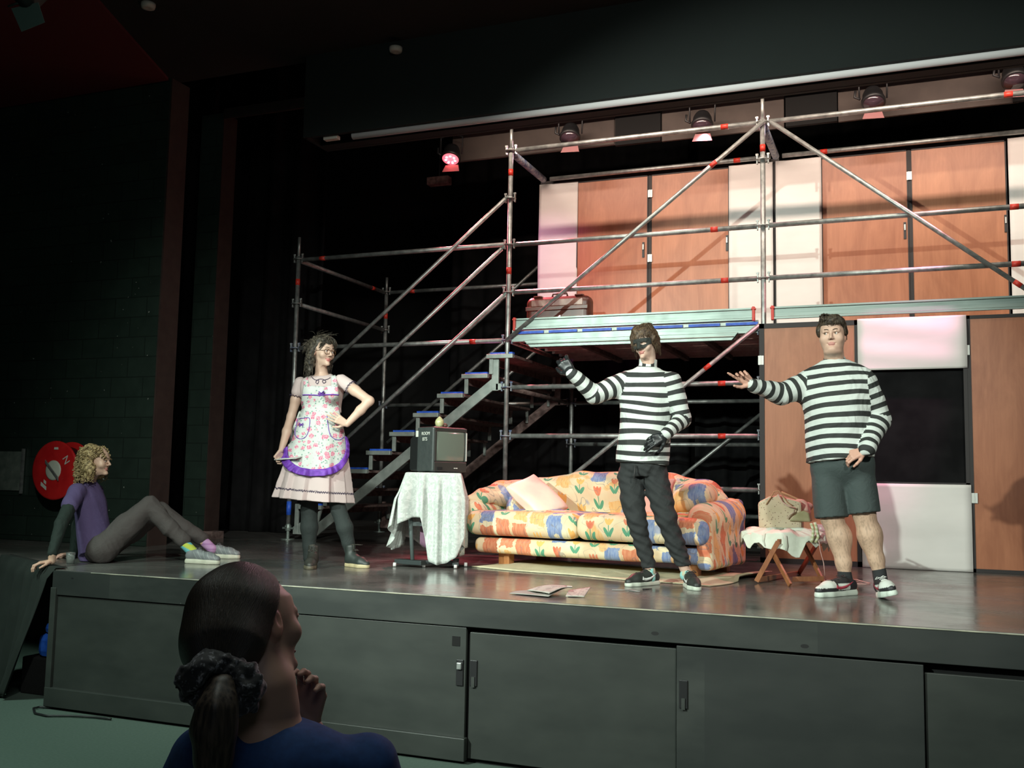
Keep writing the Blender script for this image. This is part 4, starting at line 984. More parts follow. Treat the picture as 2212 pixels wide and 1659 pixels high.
# white cloth heaped on the stool
cl, cr = aty(1602, 1150, 2.0), aty(1785, 1150, 2.1); ce = (cl+cr)/2
def heap():
    n = 90; mm_ = 44; G = np.zeros((mm_, n, 3)); c0 = V(ce[0]+.0, 2.07, SZ); Xd = nrm(V(.97, .12, 0)); Yd = V(-Xd[1], Xd[0], 0)
    rs = np.random.RandomState(4)
    for i in range(mm_):
        f = i/(mm_-1)
        for j in range(n):
            t = 2*math.pi*j/(n-1); c_, s_ = math.cos(t), math.sin(t)
            ex = .30*np.sign(c_)*abs(c_)**.75; ey = .20*np.sign(s_)*abs(s_)**.8
            rr = min(1., f/.6); hang = max(0., f-.6)/.4
            D = .075+.030*math.sin(3*t+.5)+.022*math.sin(7*t)+.02*math.sin(13*t+1)
            D += .055*max(0, 1-abs(t-4.95)/.22)+.03*max(0, 1-abs(t-3.2)/.5)
            wr = .010*math.sin(9*t+6*f)+.008*math.sin(17*t+3*f)+.006*math.sin(31*t-5*f)
            p = c0+Xd*ex*rr*(1+.05*hang+wr*.9)+Yd*ey*rr*(1+.06*hang+wr*.9)
            z = SZ+.012+.028*(1-rr**3)+.014*math.sin(16*ex*rr+2)*math.sin(22*ey*rr+t)*rr+wr*.7-D*hang
            G[i, j] = p; G[i, j, 2] = z
    o = MB().grid(G).build('crumpled_cloth', mat('white_cotton', fn=vary((.66, .70, .58), (.76, .78, .68), 9, 3), rough=.9, bump=(bnoise(30, 3, ), .5, .008)), smooth=True, solid=.004, loc=(ce[0], 2.07, SZ)); setp(o, 'crumpled white cloth spread over the folding stool with its ties hanging down', 'cloth')
    for k, (pp) in enumerate((((1650, 1150), (1649, 1168), (1653, 1180)), ((1695, 1155), (1698, 1178), (1697, 1190)))):
        P = [aty(x, y, 1.845) for x, y in pp]; MB().tube(P, [.003, .004, .003], 6).build('tie', MATS['white_cotton'], o, smooth=True)
heap()
bz = SZ+.035
b0 = aty(1643, 1122, 2.13); b1 = aty(1722, 1118, 2.13); 
def m_spot(N):
    d = N.voro(N.objv(), 55, 'Distance'); return N.mix(d.lt(.20), N.mix(N.ramp(N.noise(N.objv(), 9, 3), .3, .7), (.50, .42, .28), (.60, .50, .36)), (.20, .12, .09))
M_bag = mat('cream_sprigged_fabric', fn=m_spot, rough=.85)
T = thing('fabric_bag', ((b0[0]+b1[0])/2, 2.13, bz), 'cream sprigged fabric tote bag standing on the cloth covered stool', 'bag')
xa, xb = b0[0], b1[0]+.02; n = 14
ys = 2.06, 2.22; zt_ = aty(1643, 1085, 2.1)[2]; zpk = aty(1680, 1066, 2.1)[2]
prof = [(xa-.005, bz), (xa-.012, zt_), (xa+.07, zt_+.045), (xa+.10, zpk-.02), (xa+.14, zpk-.01), (xa+.20, zt_+.035), (xb+.02, zt_+.01), (xb+.02, bz)]
MB().prism([V(x, ys[0], z) for x, z in prof], (0, ys[1]-ys[0], 0)).build('bag_body', M_bag, T, bevel=.02)
m_hd = mat('tan_binding', (.42, .26, .13), .7)
MB().tube([aty(*p, 2.055) for p in ((1655, 1090), (1667, 1072), (1672, 1062), (1682, 1060), (1690, 1070), (1702, 1086), (1712, 1092))], .008, 8, flat=.5).build('handle', m_hd, T, smooth=True)
MB().tube([aty(*p, 2.20) for p in ((1688, 1063), (1705, 1070), (1722, 1078), (1733, 1082))], .007, 8).build('handle', m_hd, T, smooth=True)
MB().tube([aty(*p, 2.04) for p in ((1680, 1068), (1690, 1085), (1702, 1093), (1718, 1098), (1716, 1106), (1706, 1112), (1700, 1120))], [.013, .013, .013, .012, .011, .009, .007], 8, flat=.5).build('strap', mat('pink_cream_band', (.56, .44, .34), .8), T, smooth=True)
S = SDF(.03); q = aty(1735, 1103, 2.15); S.ell(q+ZZ*.0, (.055, .05, .045)); S.ell(aty(1728, 1085, 2.17), (.035, .03, .022)); S.ell(aty(1745, 1096, 2.2), (.03, .03, .03)); S.disp = sines(9, 12, 40, .006)
o = sdf_obj('pink_yarn_cloth', S, .006, mat('pink_beige_yarn', (.55, .38, .30), .9), None, q-.15, q+.13); setp(o, 'beige and pink bundle of cloth beside the tote bag on the stool', 'cloth')
q0 = aty(1718, 1112, 2.03); q1 = aty(1752, 1128, 2.03)
o = MB().prism([aty(1704, 1126, 2.04), aty(1752, 1128, 2.04), aty(1748, 1108, 2.04), aty(1736, 1102, 2.04), aty(1722, 1108, 2.04)], (0, .12, 0)).build('olive_pouch', mat('olive_cloth', fn=vary((.26, .24, .12), (.34, .31, .18), 12, 3), rough=.8), bevel=.012, loc=q0); setp(o, 'olive green pouch lying on the stool against the tote bag', 'pouch')
o = MB().tube([aty(*p, 1.90) for p in ((1760, 1128), (1764, 1140), (1768, 1160), (1762, 1172))], .011, 8).tube([aty(*p, 1.90) for p in ((1752, 1130), (1757, 1145), (1756, 1162), (1753, 1172))], .010, 8).build('knitted_strap', mat('ribbed_yellow_green', fn=lambda N: N.mix((N.obj()[2]*220.).sin().gt(0.), (.50, .52, .28), (.68, .70, .52)), rough=.8), smooth=True, loc=aty(1760, 1150, 1.9)); setp(o, 'ribbed yellow green strap hanging from the stool cloth near the bare leg', 'strap')
o = MB().box(aty(1777, 1140, 2.12), (.10, .10, .05)).build('pink_floral_cloth', mat('pink_print', fn=lambda N: N.mix(N.voro(N.objv(), 40).lt(.3), (.62, .35, .38), (.75, .70, .66)), rough=.8), bevel=.012, loc=aty(1777, 1140, 2.12)); setp(o, 'folded pink print cloth at the end of the stool behind the bare leg', 'cloth')
o = MB().tube([aty(*p) for p in ((1766, 1150, 1.9), (1772, 1190, 1.9), (1779, 1215, 1.9), (1782, 1243, 1.9))]+[atz(*p, ST+.006) for p in ((1783, 1252), (1810, 1254), (1850, 1252), (1868, 1257), (1880, 1260), (1868, 1262), (1846, 1261))], .0028, 6).build('pink_string', mat('pink_cord_mat', (.72, .45, .40), .6), smooth=True, loc=atz(1782, 1250)); setp(o, 'thin pink cord trailing from the stool onto the stage floor', 'cord')
o = MB().tube([aty(*p, 2.3) for p in ((1776, 1160), (1781, 1172), (1779, 1182), (1775, 1176))], .010, 8).build('brown_ribbon', mat('brown_ribbon_mat', (.16, .07, .05), .6), smooth=True, loc=aty(1778, 1172, 2.3)); setp(o, 'short brown ribbon dangling from the far corner of the stool', 'ribbon')

# ================================================================== newspaper and scraps on the stage
def sheet(name, cor, hts, m, label, cat, group=None, n=12, loc=None, thick=.002, wav=.004, sd=0):
    G = np.zeros((n, n*2, 3))
    for i in range(n):
        for j in range(n*2):
            u, v = j/(n*2-1), i/(n-1); p = (cor[0]*(1-u)+cor[1]*u)*(1-v)+(cor[3]*(1-u)+cor[2]*u)*v
            h = (hts[0]*(1-u)+hts[1]*u)*(1-v)+(hts[3]*(1-u)+hts[2]*u)*v
            G[i, j] = p; G[i, j, 2] = ST+.003+h+wav*(math.sin(8*u+sd)+1)*math.sin(math.pi*v)+wav*(math.sin(5*v+u*3)+1)*.5
    return G
m_np = mat('newsprint', fn=lambda N: N.mix(((N.attr('pv')*60.).fract().gt(.55))*N.noise(N.vec(N.attr('pu')*1., N.attr('pv')*1.), 9, 1).gt(.52)*N.noise(N.vec(N.attr('pu')*30., N.attr('pv')*20.), 6, 1).gt(.45), (.42, .43, .38), (.14, .14, .14)), rough=.8)
T = thing('newspaper', atz(1190, 1284), 'folded grey newspaper with a red mark lying near the stage edge', 'newspaper')
cs = [atz(1106, 1284), atz(1190, 1293), atz(1222, 1278), atz(1130, 1275)]
def addsheet(cor, hts, parent, name, m, wav=.006, sd=0):
    G = sheet(name, cor, hts, m, '', '', wav=wav, sd=sd); n_, k_ = G.shape[:2]
    U, W_ = np.meshgrid(np.linspace(0, .6, k_), np.linspace(0, .4, n_))
    return MB().grid(G).build(name, m, parent, smooth=True, solid=.003, attrs={'pu': U.ravel(), 'pv': W_.ravel()})
addsheet([atz(1100, 1284), atz(1185, 1292), atz(1225, 1279), atz(1128, 1277)], (0, .004, .02, .0), T, 'page', mat('newsprint_grey', (.30, .30, .27), .8), .004, 0)
addsheet([atz(1138, 1282), atz(1186, 1291), atz(1224, 1285), atz(1224, 1276)], (.012, .018, .035, .03), T, 'page', m_np, .007, 1)
addsheet([atz(1222, 1290), atz(1262, 1291), atz(1276, 1281), atz(1230, 1280)], (.0, .0, .03, .012), T, 'page', m_np, .003, 2)
MB().prism([aty(1180, 1282, .42), aty(1187.5, 1282, .42), aty(1187, 1276, .44)], (0, .006, 0)).build('red_logo', mat('red_print', (.62, .10, .10), .7), T)
G = sheet('', [atz(1216, 1266), atz(1236, 1267.4), atz(1236, 1269), atz(1216, 1268)], (0, 0, 0, 0), None, '', '', n=4, wav=.001)
o = MB().grid(G).build('paper_scrap', m_paper if False else mat('scrap_white', (.6, .6, .55), .8), solid=.002, loc=atz(1226, 1267)); setp(o, 'tiny white paper scrap on the stage behind the newspaper', 'paper scrap', 'scraps on the stage floor')
o = MB().tube([atz(1322, 1274, ST+.006), atz(1360, 1275, ST+.006)], [.004, .004], 6).tube([atz(1360, 1275, ST+.007), atz(1382, 1278, ST+.007)], [.007, .003], 6).build('quill_pen', mat('pen_grey', (.25, .25, .24), .5), smooth=True, loc=atz(1352, 1275)); setp(o, 'thin dark and white pen lying in front of the masked man\'s shoe', 'pen')
o = MB().tube([atz(1389, 1273, ST+.006), atz(1408, 1272, ST+.005)], [.006, .003], 6).build('pen_cap', M_dkmetal, smooth=True, loc=atz(1398, 1273)); setp(o, 'short black pen cap beside the pen at the masked man\'s shoe', 'pen cap')
# ================================================================== people: helpers
SKIN = (.62, .40, .30); SKIN_P = (.70, .50, .40); LIP = (.50, .20, .17)
def colmat(name, rough=.55, bump=None, sss=0.):
    m = mat(name, fn=lambda N: E(N, N.new('ShaderNodeAttribute', attribute_name='col').outputs['Vector']), rough=rough, bump=bump)
    return m
M_skin = colmat('skin', .5, (bnoise(60, 3), .12, .002))
M_cloth = colmat('dyed_cloth', .85, (lambda N: N.noise(N.objv(), 17, 4, .55, .8), .5, .012))
M_shoe = colmat('shoe_material', .5, (bnoise(120, 2), .15, .002))
def frame_for(pos, ang, pitch=0., roll=0.):
    """facing axes of somebody at pos: ang 0 looks at the camera, positive towards the right of the view"""
    tc_ = nrm((CAM-pos)*V(1, 1, 0)); R_ = V(-tc_[1], tc_[0], 0)
    f = math.cos(ang)*tc_+math.sin(ang)*R_
    f = nrm(f*math.cos(pitch)+ZZ*math.sin(pitch)); x = nrm(np.cross(ZZ, f)); u = np.cross(f, x)
    x2 = x*math.cos(roll)+u*math.sin(roll); u2 = -x*math.sin(roll)+u*math.cos(roll)
    return x2, f, u2
def head(S, c, ax, s=1., jaw=1., fat=0., lipc=LIP, skin=SKIN, nose=1., brow=1.):
    X, Fw, U = ax
    L = lambda x, y, z: c+(X*x+Fw*y+U*z)*s
    k = lambda v: v*s
    S.ell(L(0, -.012, .040), V(.074, .094, .082)*s, X, U, k=k(.02), col=skin)
    S.loft(L(0, .012, .045), L(0, .030, -.108), X, [0, .35, .65, .88, 1], [.066*s, (.067+fat*.6)*s, (.058*jaw+fat)*s, (.042*jaw+fat)*s, (.024*jaw+fat*.6)*s], [.070*s, .066*s, .056*s, .044*s, .030*s], k=k(.03), col=skin)
    S.ell(L(0, .070, -.098), V(.021*jaw, .017, .015)*s, X, U, k=k(.022), col=skin)
    for q in (-1, 1):
        S.ell(L(q*.042, .056, -.030), V(.024+fat*.5, .022, .024+fat*.4)*s, X, U, k=k(.025), col=skin)
        S.cap(L(q*.012, .083, .020), L(q*.045, .070, .018), k(.010), k(.008), k=k(.014), col=skin)
    for q in (-1, 1): S.ell(L(q*.031, .094, -.001), V(.019, .018, .011)*s, X, U, k=k(.011), op=-1)
    for q in (-1, 1):
        S.ell(L(q*.031, .071, -.001), V(.015, .014, .0125)*s, X, U, k=k(.003), col=skin)
    for q in (-1, 1): S.chain([L(q*.017, .0840, .0085), L(q*.031, .0865, .0115), L(q*.046, .0765, .0065)], [.0046*s, .0056*s, .0042*s], k=k(.003), col=skin)
    S.cap(L(0, .080, .012), L(0, .101*nose, -.030), k(.0070), k(.0092), k=k(.009), col=skin)
    for q in (-1, 1): S.ell(L(q*.0105, .090, -.035), V(.0078, .0095, .0062)*s, X, U, k=k(.006), col=skin)
    mz = -.064
    for q in (-1, 0, 1): S.ell(L(q*.013, .0770-abs(q)*.0065, mz+.0035-abs(q)*.001), V(.013, .0075, .0042)*s, X, U, k=k(.004), col=lipc)
    S.ell(L(0, .0765, mz-.0058), V(.019, .0085, .0050)*s, X, U, k=k(.004), col=lipc)
    for q in (-1, 1): S.ell(L(q*.025, .0785, mz-.0005), V(.006, .010, .003)*s, X, U, k=k(.004), op=-1)
    S.ell(L(0, .092, mz-.0012), V(.020, .008, .0011)*s, X, U, k=k(.002), op=-1)
    if fat: S.ell(L(0, .030, -.112), V(.055, .045, .026)*s, X, U, k=k(.03), col=skin)
    for q in (-1, 1):
        S.ell(L(q*.077, -.012, -.012), V(.008, .018, .031)*s, X, U, k=k(.006), col=tuple(np.array(skin)*V(1, .86, .84)))
        S.ell(L(q*.086, -.006, -.006), V(.006, .009, .017)*s, X, U, k=k(.004), op=-1)
    return L
def eyes(L, ax, parent, s=1., gaze=(0, 0), iris=(.10, .06, .035), browc=(.05, .03, .02), browz=.0235, brow=True):
    X, Fw, U = ax
    for q in (-1, 1):
        c = L(q*.031, .0735, -.001); g = nrm(Fw+X*gaze[0]+U*gaze[1])
        e = MB().lathe(c-g*.0125*s, [(0, 0), (.0088*s, .0036*s), (.0125*s, .0125*s), (.0088*s, .0214*s), (.004*s, .0244*s), (0, .025*s)], g, 16).build('eye', mat('eye_white', (.72, .70, .66), .2), parent, smooth=True)
        MB().lathe(c+g*.0112*s, [(0, 0), (.0062*s, .0002), (.0055*s, .0010), (0, .0018)], g, 14).build('iris', mat('iris_dark', iris, .2), e, smooth=True)
        MB().tube([L(q*.016, .0850, .0035), L(q*.024, .0895, .0065), L(q*.033, .0888, .0065), L(q*.042, .083, .0040), L(q*.047, .077, .001)], .0016*s, 6).build('eyelid', mat('eyelid_dark', tuple(np.array(SKIN)*.45), .6), parent, smooth=True)
        if brow: MB().tube([L(q*.013, .0945, browz-.004), L(q*.024, .0925, browz), L(q*.036, .086, browz+.0012), L(q*.049, .073, browz-.005)], [.0034*s, .0046*s, .0040*s, .0016*s], 8, flat=.6).build('eyebrow', mat('brow_'+str(int(browc[0]*1000)), browc, .8), parent, smooth=True)
def hand(S, w, d, n, ts=1, curl=((.3, .4, .3),)*4, th=(.7, .3), k=.005, r=1., col=None, sc=1., spread=.06, thn=.25):
    d = nrm(d); n = nrm(n-d*np.dot(n, d)); s = np.cross(d, n)*ts; w = np.asarray(w, float)
    offs = (.029, .0095, -.0100, -.0285); bl = (.088, .092, .088, .080); ln = ((.041, .025, .020), (.045, .028, .021), (.042, .026, .020), (.033, .020, .018))
    for i in range(4):
        b = w+(d*bl[i]+s*offs[i])*sc
        S.cap(w+s*offs[i]*.45*sc, b, .0135*r*sc, .0112*r*sc, k=.012, col=col)
        dd = nrm(d+s*offs[i]*spread/.03); a = 0; p = b; R0 = (.0092, .0082, .0075, .0064)
        for j in range(3):
            a += curl[i][j]; q = p+(dd*math.cos(a)+n*math.sin(a))*ln[i][j]*sc
            S.cap(p, q, R0[j]*r*sc, R0[j+1]*r*sc, k=k, col=col); p = q
    b = w+(d*.022+s*.018+n*.004)*sc; p = b; ds = (nrm(d*.62+s*th[0]+n*thn), nrm(d*.85+s*(th[0]-.35)+n*(thn+th[1])), nrm(d*.9+s*(th[0]-.55)+n*(thn+th[1]*1.6)))
    for j, (l, ra, rb) in enumerate(((.044, .0150, .0112), (.032, .0108, .0095), (.026, .0092, .0078))):
        q = p+ds[j]*l*sc; S.cap(p, q, ra*r*sc, rb*r*sc, k=.009 if j == 0 else k, col=col); p = q
def snap(S, P, d, off=.002, far=.25, it=40):
    """slide points along d onto the surface of S"""
    P = np.asarray(P, float).reshape(-1, 3); d = nrm(d); Q = P-d*far
    tot = np.zeros(len(Q))
    for _ in range(it):
        e = S.ev(Q)-off; st_ = np.clip(e*.8, -.01, .05); Q = Q+d*st_[:, None]
    miss = np.linalg.norm(Q-P, axis=1) > far*2
    Q[miss] = P[miss]; return Q
def snapgrid(S, G, d, off=.003, **k):
    G = np.asarray(G, float); return snap(S, G.reshape(-1, 3), d, off, **k).reshape(G.shape)
def colattr(default=SKIN, fn=None):
    def f(v, S, t):
        c = tagcol(v, S, t, default)
        return fn(v, c, S, t) if fn else c
    return {'col': f}
def body_obj(parent, parts, skin=SKIN, fn=None):
    return sdf_obj('body', parts, None, M_skin, parent, attrs=colattr(skin, fn))
def box_of(*pts, r=.12):
    P = np.array(pts); return P.min(0)-r, P.max(0)+r
def shoe(parent, heel, toe, name, L=None, up=None, uppercol=(.03, .03, .03), solecol=(.72, .76, .68), sole_h=.026, lace=(.02, .02, .02), colfn=None, swoosh=None, high=0., width=1., outer=1, sm=(.5, .5, .5)):
    """heel and toe lie on the ground; up is the shoe's own up"""
    heel = np.asarray(heel, float); toe = np.asarray(toe, float); f = nrm(toe-heel); up = nrm((ZZ if up is None else up)-f*np.dot(ZZ if up is None else up, f)); s = np.cross(f, up); Ln = np.linalg.norm(toe-heel)
    Q = lambda x, y, z: heel+f*x*Ln+s*y+up*z
    W = width
    So = SDF(.02); So.chain([Q(.12, 0, .014), Q(.40, .003, .014), Q(.70, .004, .014), Q(.88, .0, .014)], [.034*W, .034*W, .044*W, .032*W], k=.02)
    So.cut(Q(0, 0, .0), -up); So.cut(Q(0, 0, sole_h+.004), up)
    lo, hi = box_of(heel, toe, Q(0, 0, .1), Q(1, 0, .1), r=.07)
    root = thing_part(parent, name)
    sdf_obj('sole', So, .004, M_shoe, root, lo, hi, attrs=colattr(solecol))
    Up = SDF(.025); z0 = sole_h
    Up.chain([Q(.13, 0, z0+.022), Q(.42, .0, z0+.020), Q(.70, .003, z0+.012), Q(.89, .0, z0+.004)], [.033*W, .032*W, .040*W, .028*W])
    Up.chain([Q(.18, 0, z0+.050), Q(.36, 0, z0+.047), Q(.66, .002, z0+.020)], [.030*W, .028*W, .026*W], k=.03)
    if high: Up.cap(Q(.20, 0, z0+.04), Q(.17, 0, z0+.05+high), .038*W, .040*W, k=.03)
    Up.cut(Q(0, 0, sole_h-.004), -up); Up.cut(Q(.16, 0, z0+.064+high), nrm(up-f*.25))
    def cf(v, c, S_, t):
        if colfn is None: return c
        q = v-heel; return colfn(q@f/Ln, q@s*outer, q@up-sole_h, c)
    uo = sdf_obj('upper', Up, .004, M_shoe, root, lo, hi+V(0, 0, high), attrs=colattr(uppercol, cf))
    if lace is not None:
        nl = 5 if not high else 7
        for i in range(nl):
            x = .34+.075*i if not high else .22+.07*i; w_ = .018
            pts = np.array([Q(x-.01, -w_, .10+high), Q(x, -w_*.4, .10+high), Q(x, w_*.4, .10+high), Q(x+.01, w_, .10+high)])
            P = snap(Up, pts, -up, .002, far=.03)
            MB().tube(P, .0028, 6).build('lace', mat('lace_%d' % int(lace[0]*99), lace, .7), uo, smooth=True)
        b = snap(Up, [Q(.36, 0, .12+high)], -up, .004)[0]
        for sg in (-1, 1): MB().tube([b, b+s*sg*.02+up*.008, b+s*sg*.036-up*.004+f*.01, b+s*sg*.02-up*.002+f*.012, b], .0025, 6).build('lace_bow', mat('lace_%d' % int(lace[0]*99), lace, .7), uo, smooth=True)
    if swoosh:
        for sg in ((outer,) if swoosh[1] == 1 else (1, -1)):
            n = 16; G = []
            top = [(.60, .022), (.57, .012), (.50, .010), (.40, .016), (.30, .027), (.20, .040)]; bot = [(.60, .022), (.63, .000), (.52, -.010), (.40, -.002), (.30, .015), (.20, .040)]
            tt = np.linspace(0, 5, n); 
            A = [np.interp(tt, range(6), [p[i] for p in top]) for i in (0, 1)]; Bq = [np.interp(tt, range(6), [p[i] for p in bot]) for i in (0, 1)]
            for w_ in (0, .5, 1.): G.append([Q(A[0][i]*(1-w_)+Bq[0][i]*w_, sg*.0, z0+.018+(A[1][i]*(1-w_)+Bq[1][i]*w_)*.95) for i in range(n)])
            G = snapgrid(Up, G, -s*sg, .0025, far=.08)
            MB().grid(G).build('side_logo', mat('logo_%d' % int(swoosh[0][0]*99+swoosh[0][1]*9), swoosh[0], .5), uo, smooth=True, solid=.002)
    return root, Up, Q
def thing_part(parent, name):
    o = bpy.data.objects.new(name, None); COL.objects.link(o); o.location = parent.location.copy(); o.empty_display_size = .02; parent_to(o, parent)
    o.location = parent.location.copy(); o.matrix_parent_inverse = Matrix.Translation(parent.location).inverted(); return o
# striped jersey
M_stripe = mat('striped_jersey', fn=lambda N: N.mix(((N.attr('sc')/.068).fract()).lt(.46), (.63, .68, .64), (.026, .029, .027)), rough=.75, bump=(lambda N: N.noise(N.vec(N.obj()[0]*1., N.obj()[1], N.obj()[2]*.6), 16, 4, .6, .6), .55, .012))
def folds(seed, amp=.004, f=22):
    a = sines(seed, 10, f*.45, .05, (1, 1, .8)); r = np.random.RandomState(seed+1)
    ks = [(r.randn(3)*f*V(1, 1, .55), r.rand()*6) for _ in range(5)]
    def g(p):
        w_ = a(p)[:, None]*V(1, 1, 1); q = p+w_
        return sum(np.abs(np.sin(q@k+ph))-.6 for k, ph in ks)*amp*.5
    return g
def striped(parent, J, ru, rv, sleeve, name='striped_shirt', collar=True, seed=3, hemcut=True, bow=.01, tuck=0.):
    S = SDF(.03); a, b = J['hem'], J['neck']; side = nrm(J['shL']-J['shR'])
    S.loft(a, b, side, [0, .2, .45, .68, .84, .93, 1.], ru, rv, k=.02, tag=1)
    nt = len(S.p)
    for sh, el, wr, rr in (('shR', 'elR', 'wrR', sleeve[0]), ('shL', 'elL', 'wrL', sleeve[1])):
        S.cap(J[sh], (J[sh]+J[el])/2, rr[0], (rr[0]+rr[1])/2*1.03, k=.06, tag=2); S.cap((J[sh]+J[el])/2, J[el], (rr[0]+rr[1])/2*1.03, rr[1], k=.01)
        S.cap(J[el], J[wr], rr[1], rr[2], k=.015)
    W_ = nrm(b-a)
    if collar:
        S.cap(b-W_*.015, b+W_*collar, J.get('nr', .070), J.get('nr', .070)*.97, k=.012)
    ci = len(S.p)-1
    fa = folds(seed, .0075, 13); fb = folds(seed+40, .0035, 30); S.disp = lambda p: fa(p)+fb(p); S.cut(a+W_*.004, -nrm(W_+J.get('hemtilt', V(0, 0, 0))))
    if collar: S.cut(b+W_*(collar-.004), nrm(W_+J.get('coltilt', V(0, 0, 0))))
    for sh, el, wr in (('shR', 'elR', 'wrR'), ('shL', 'elL', 'wrL')): pass
    warp = sines(seed+5, 8, 7, bow, (1, 1, 1.3))
    def grp(t): return np.where((t >= 1) & (t < 4), 1, np.where((t >= 4) & (t < 7), 2, np.where(t == ci, 3, 0)))
    def grp2(t): return np.where(np.isin(t, (3, 6)), 10, 0)+grp(t)
    def sc(v, g2):
        t = g2 % 10; fore = g2 >= 10; r = (v-a)@W_+warp(v)
        for base, sh, el, wr in ((1, 'shR', 'elR', 'wrR'), (4, 'shL', 'elL', 'wrL')):
            m = t == (1 if base == 1 else 2)
            d1 = nrm(J[el]-J[sh]); L1 = np.linalg.norm(J[el]-J[sh]); d2 = nrm(J[wr]-J[el])
            s1 = (v-J[sh])@d1; s2 = L1+(v-J[el])@d2; up = np.where(fore, s2, s1)
            r = np.where(m, up+warp(v)*.7, r)
        if collar:
            m = t == 3; q = v-b; X = side; Y = np.cross(W_, side); r = np.where(m, np.arctan2(q@Y, q@X)*.07, r)
        return r
    P = [a, b, J['elR'], J['wrR'], J['elL'], J['wrL'], J['shR'], J['shL']]; lo, hi = box_of(*P, r=.24)
    o = sdf_obj(name, S, .007, M_stripe, parent, lo, hi, cattrs={'sc': (grp2, sc)}); return o, S
def strands(lines, m, parent, name='hair_strands', seg=5):
    mb = MB()
    for P, r0, r1 in lines:
        n = len(P); mb.tube(P, np.linspace(r0, r1, n), seg, cap=True)
    return mb.build(name, m, parent, smooth=True)
def hairmat(name, c1, c2, sc=60):
    return mat(name, fn=lambda N: N.mix(N.ramp(N.noise(N.objv(), sc, 3, .6), .38, .62), c1, c2), rough=.55, spec=.35)
def bez(a, b, c, n=10):
    t = np.linspace(0, 1, n)[:, None]; return (1-t)**2*a+2*t*(1-t)*b+t*t*c

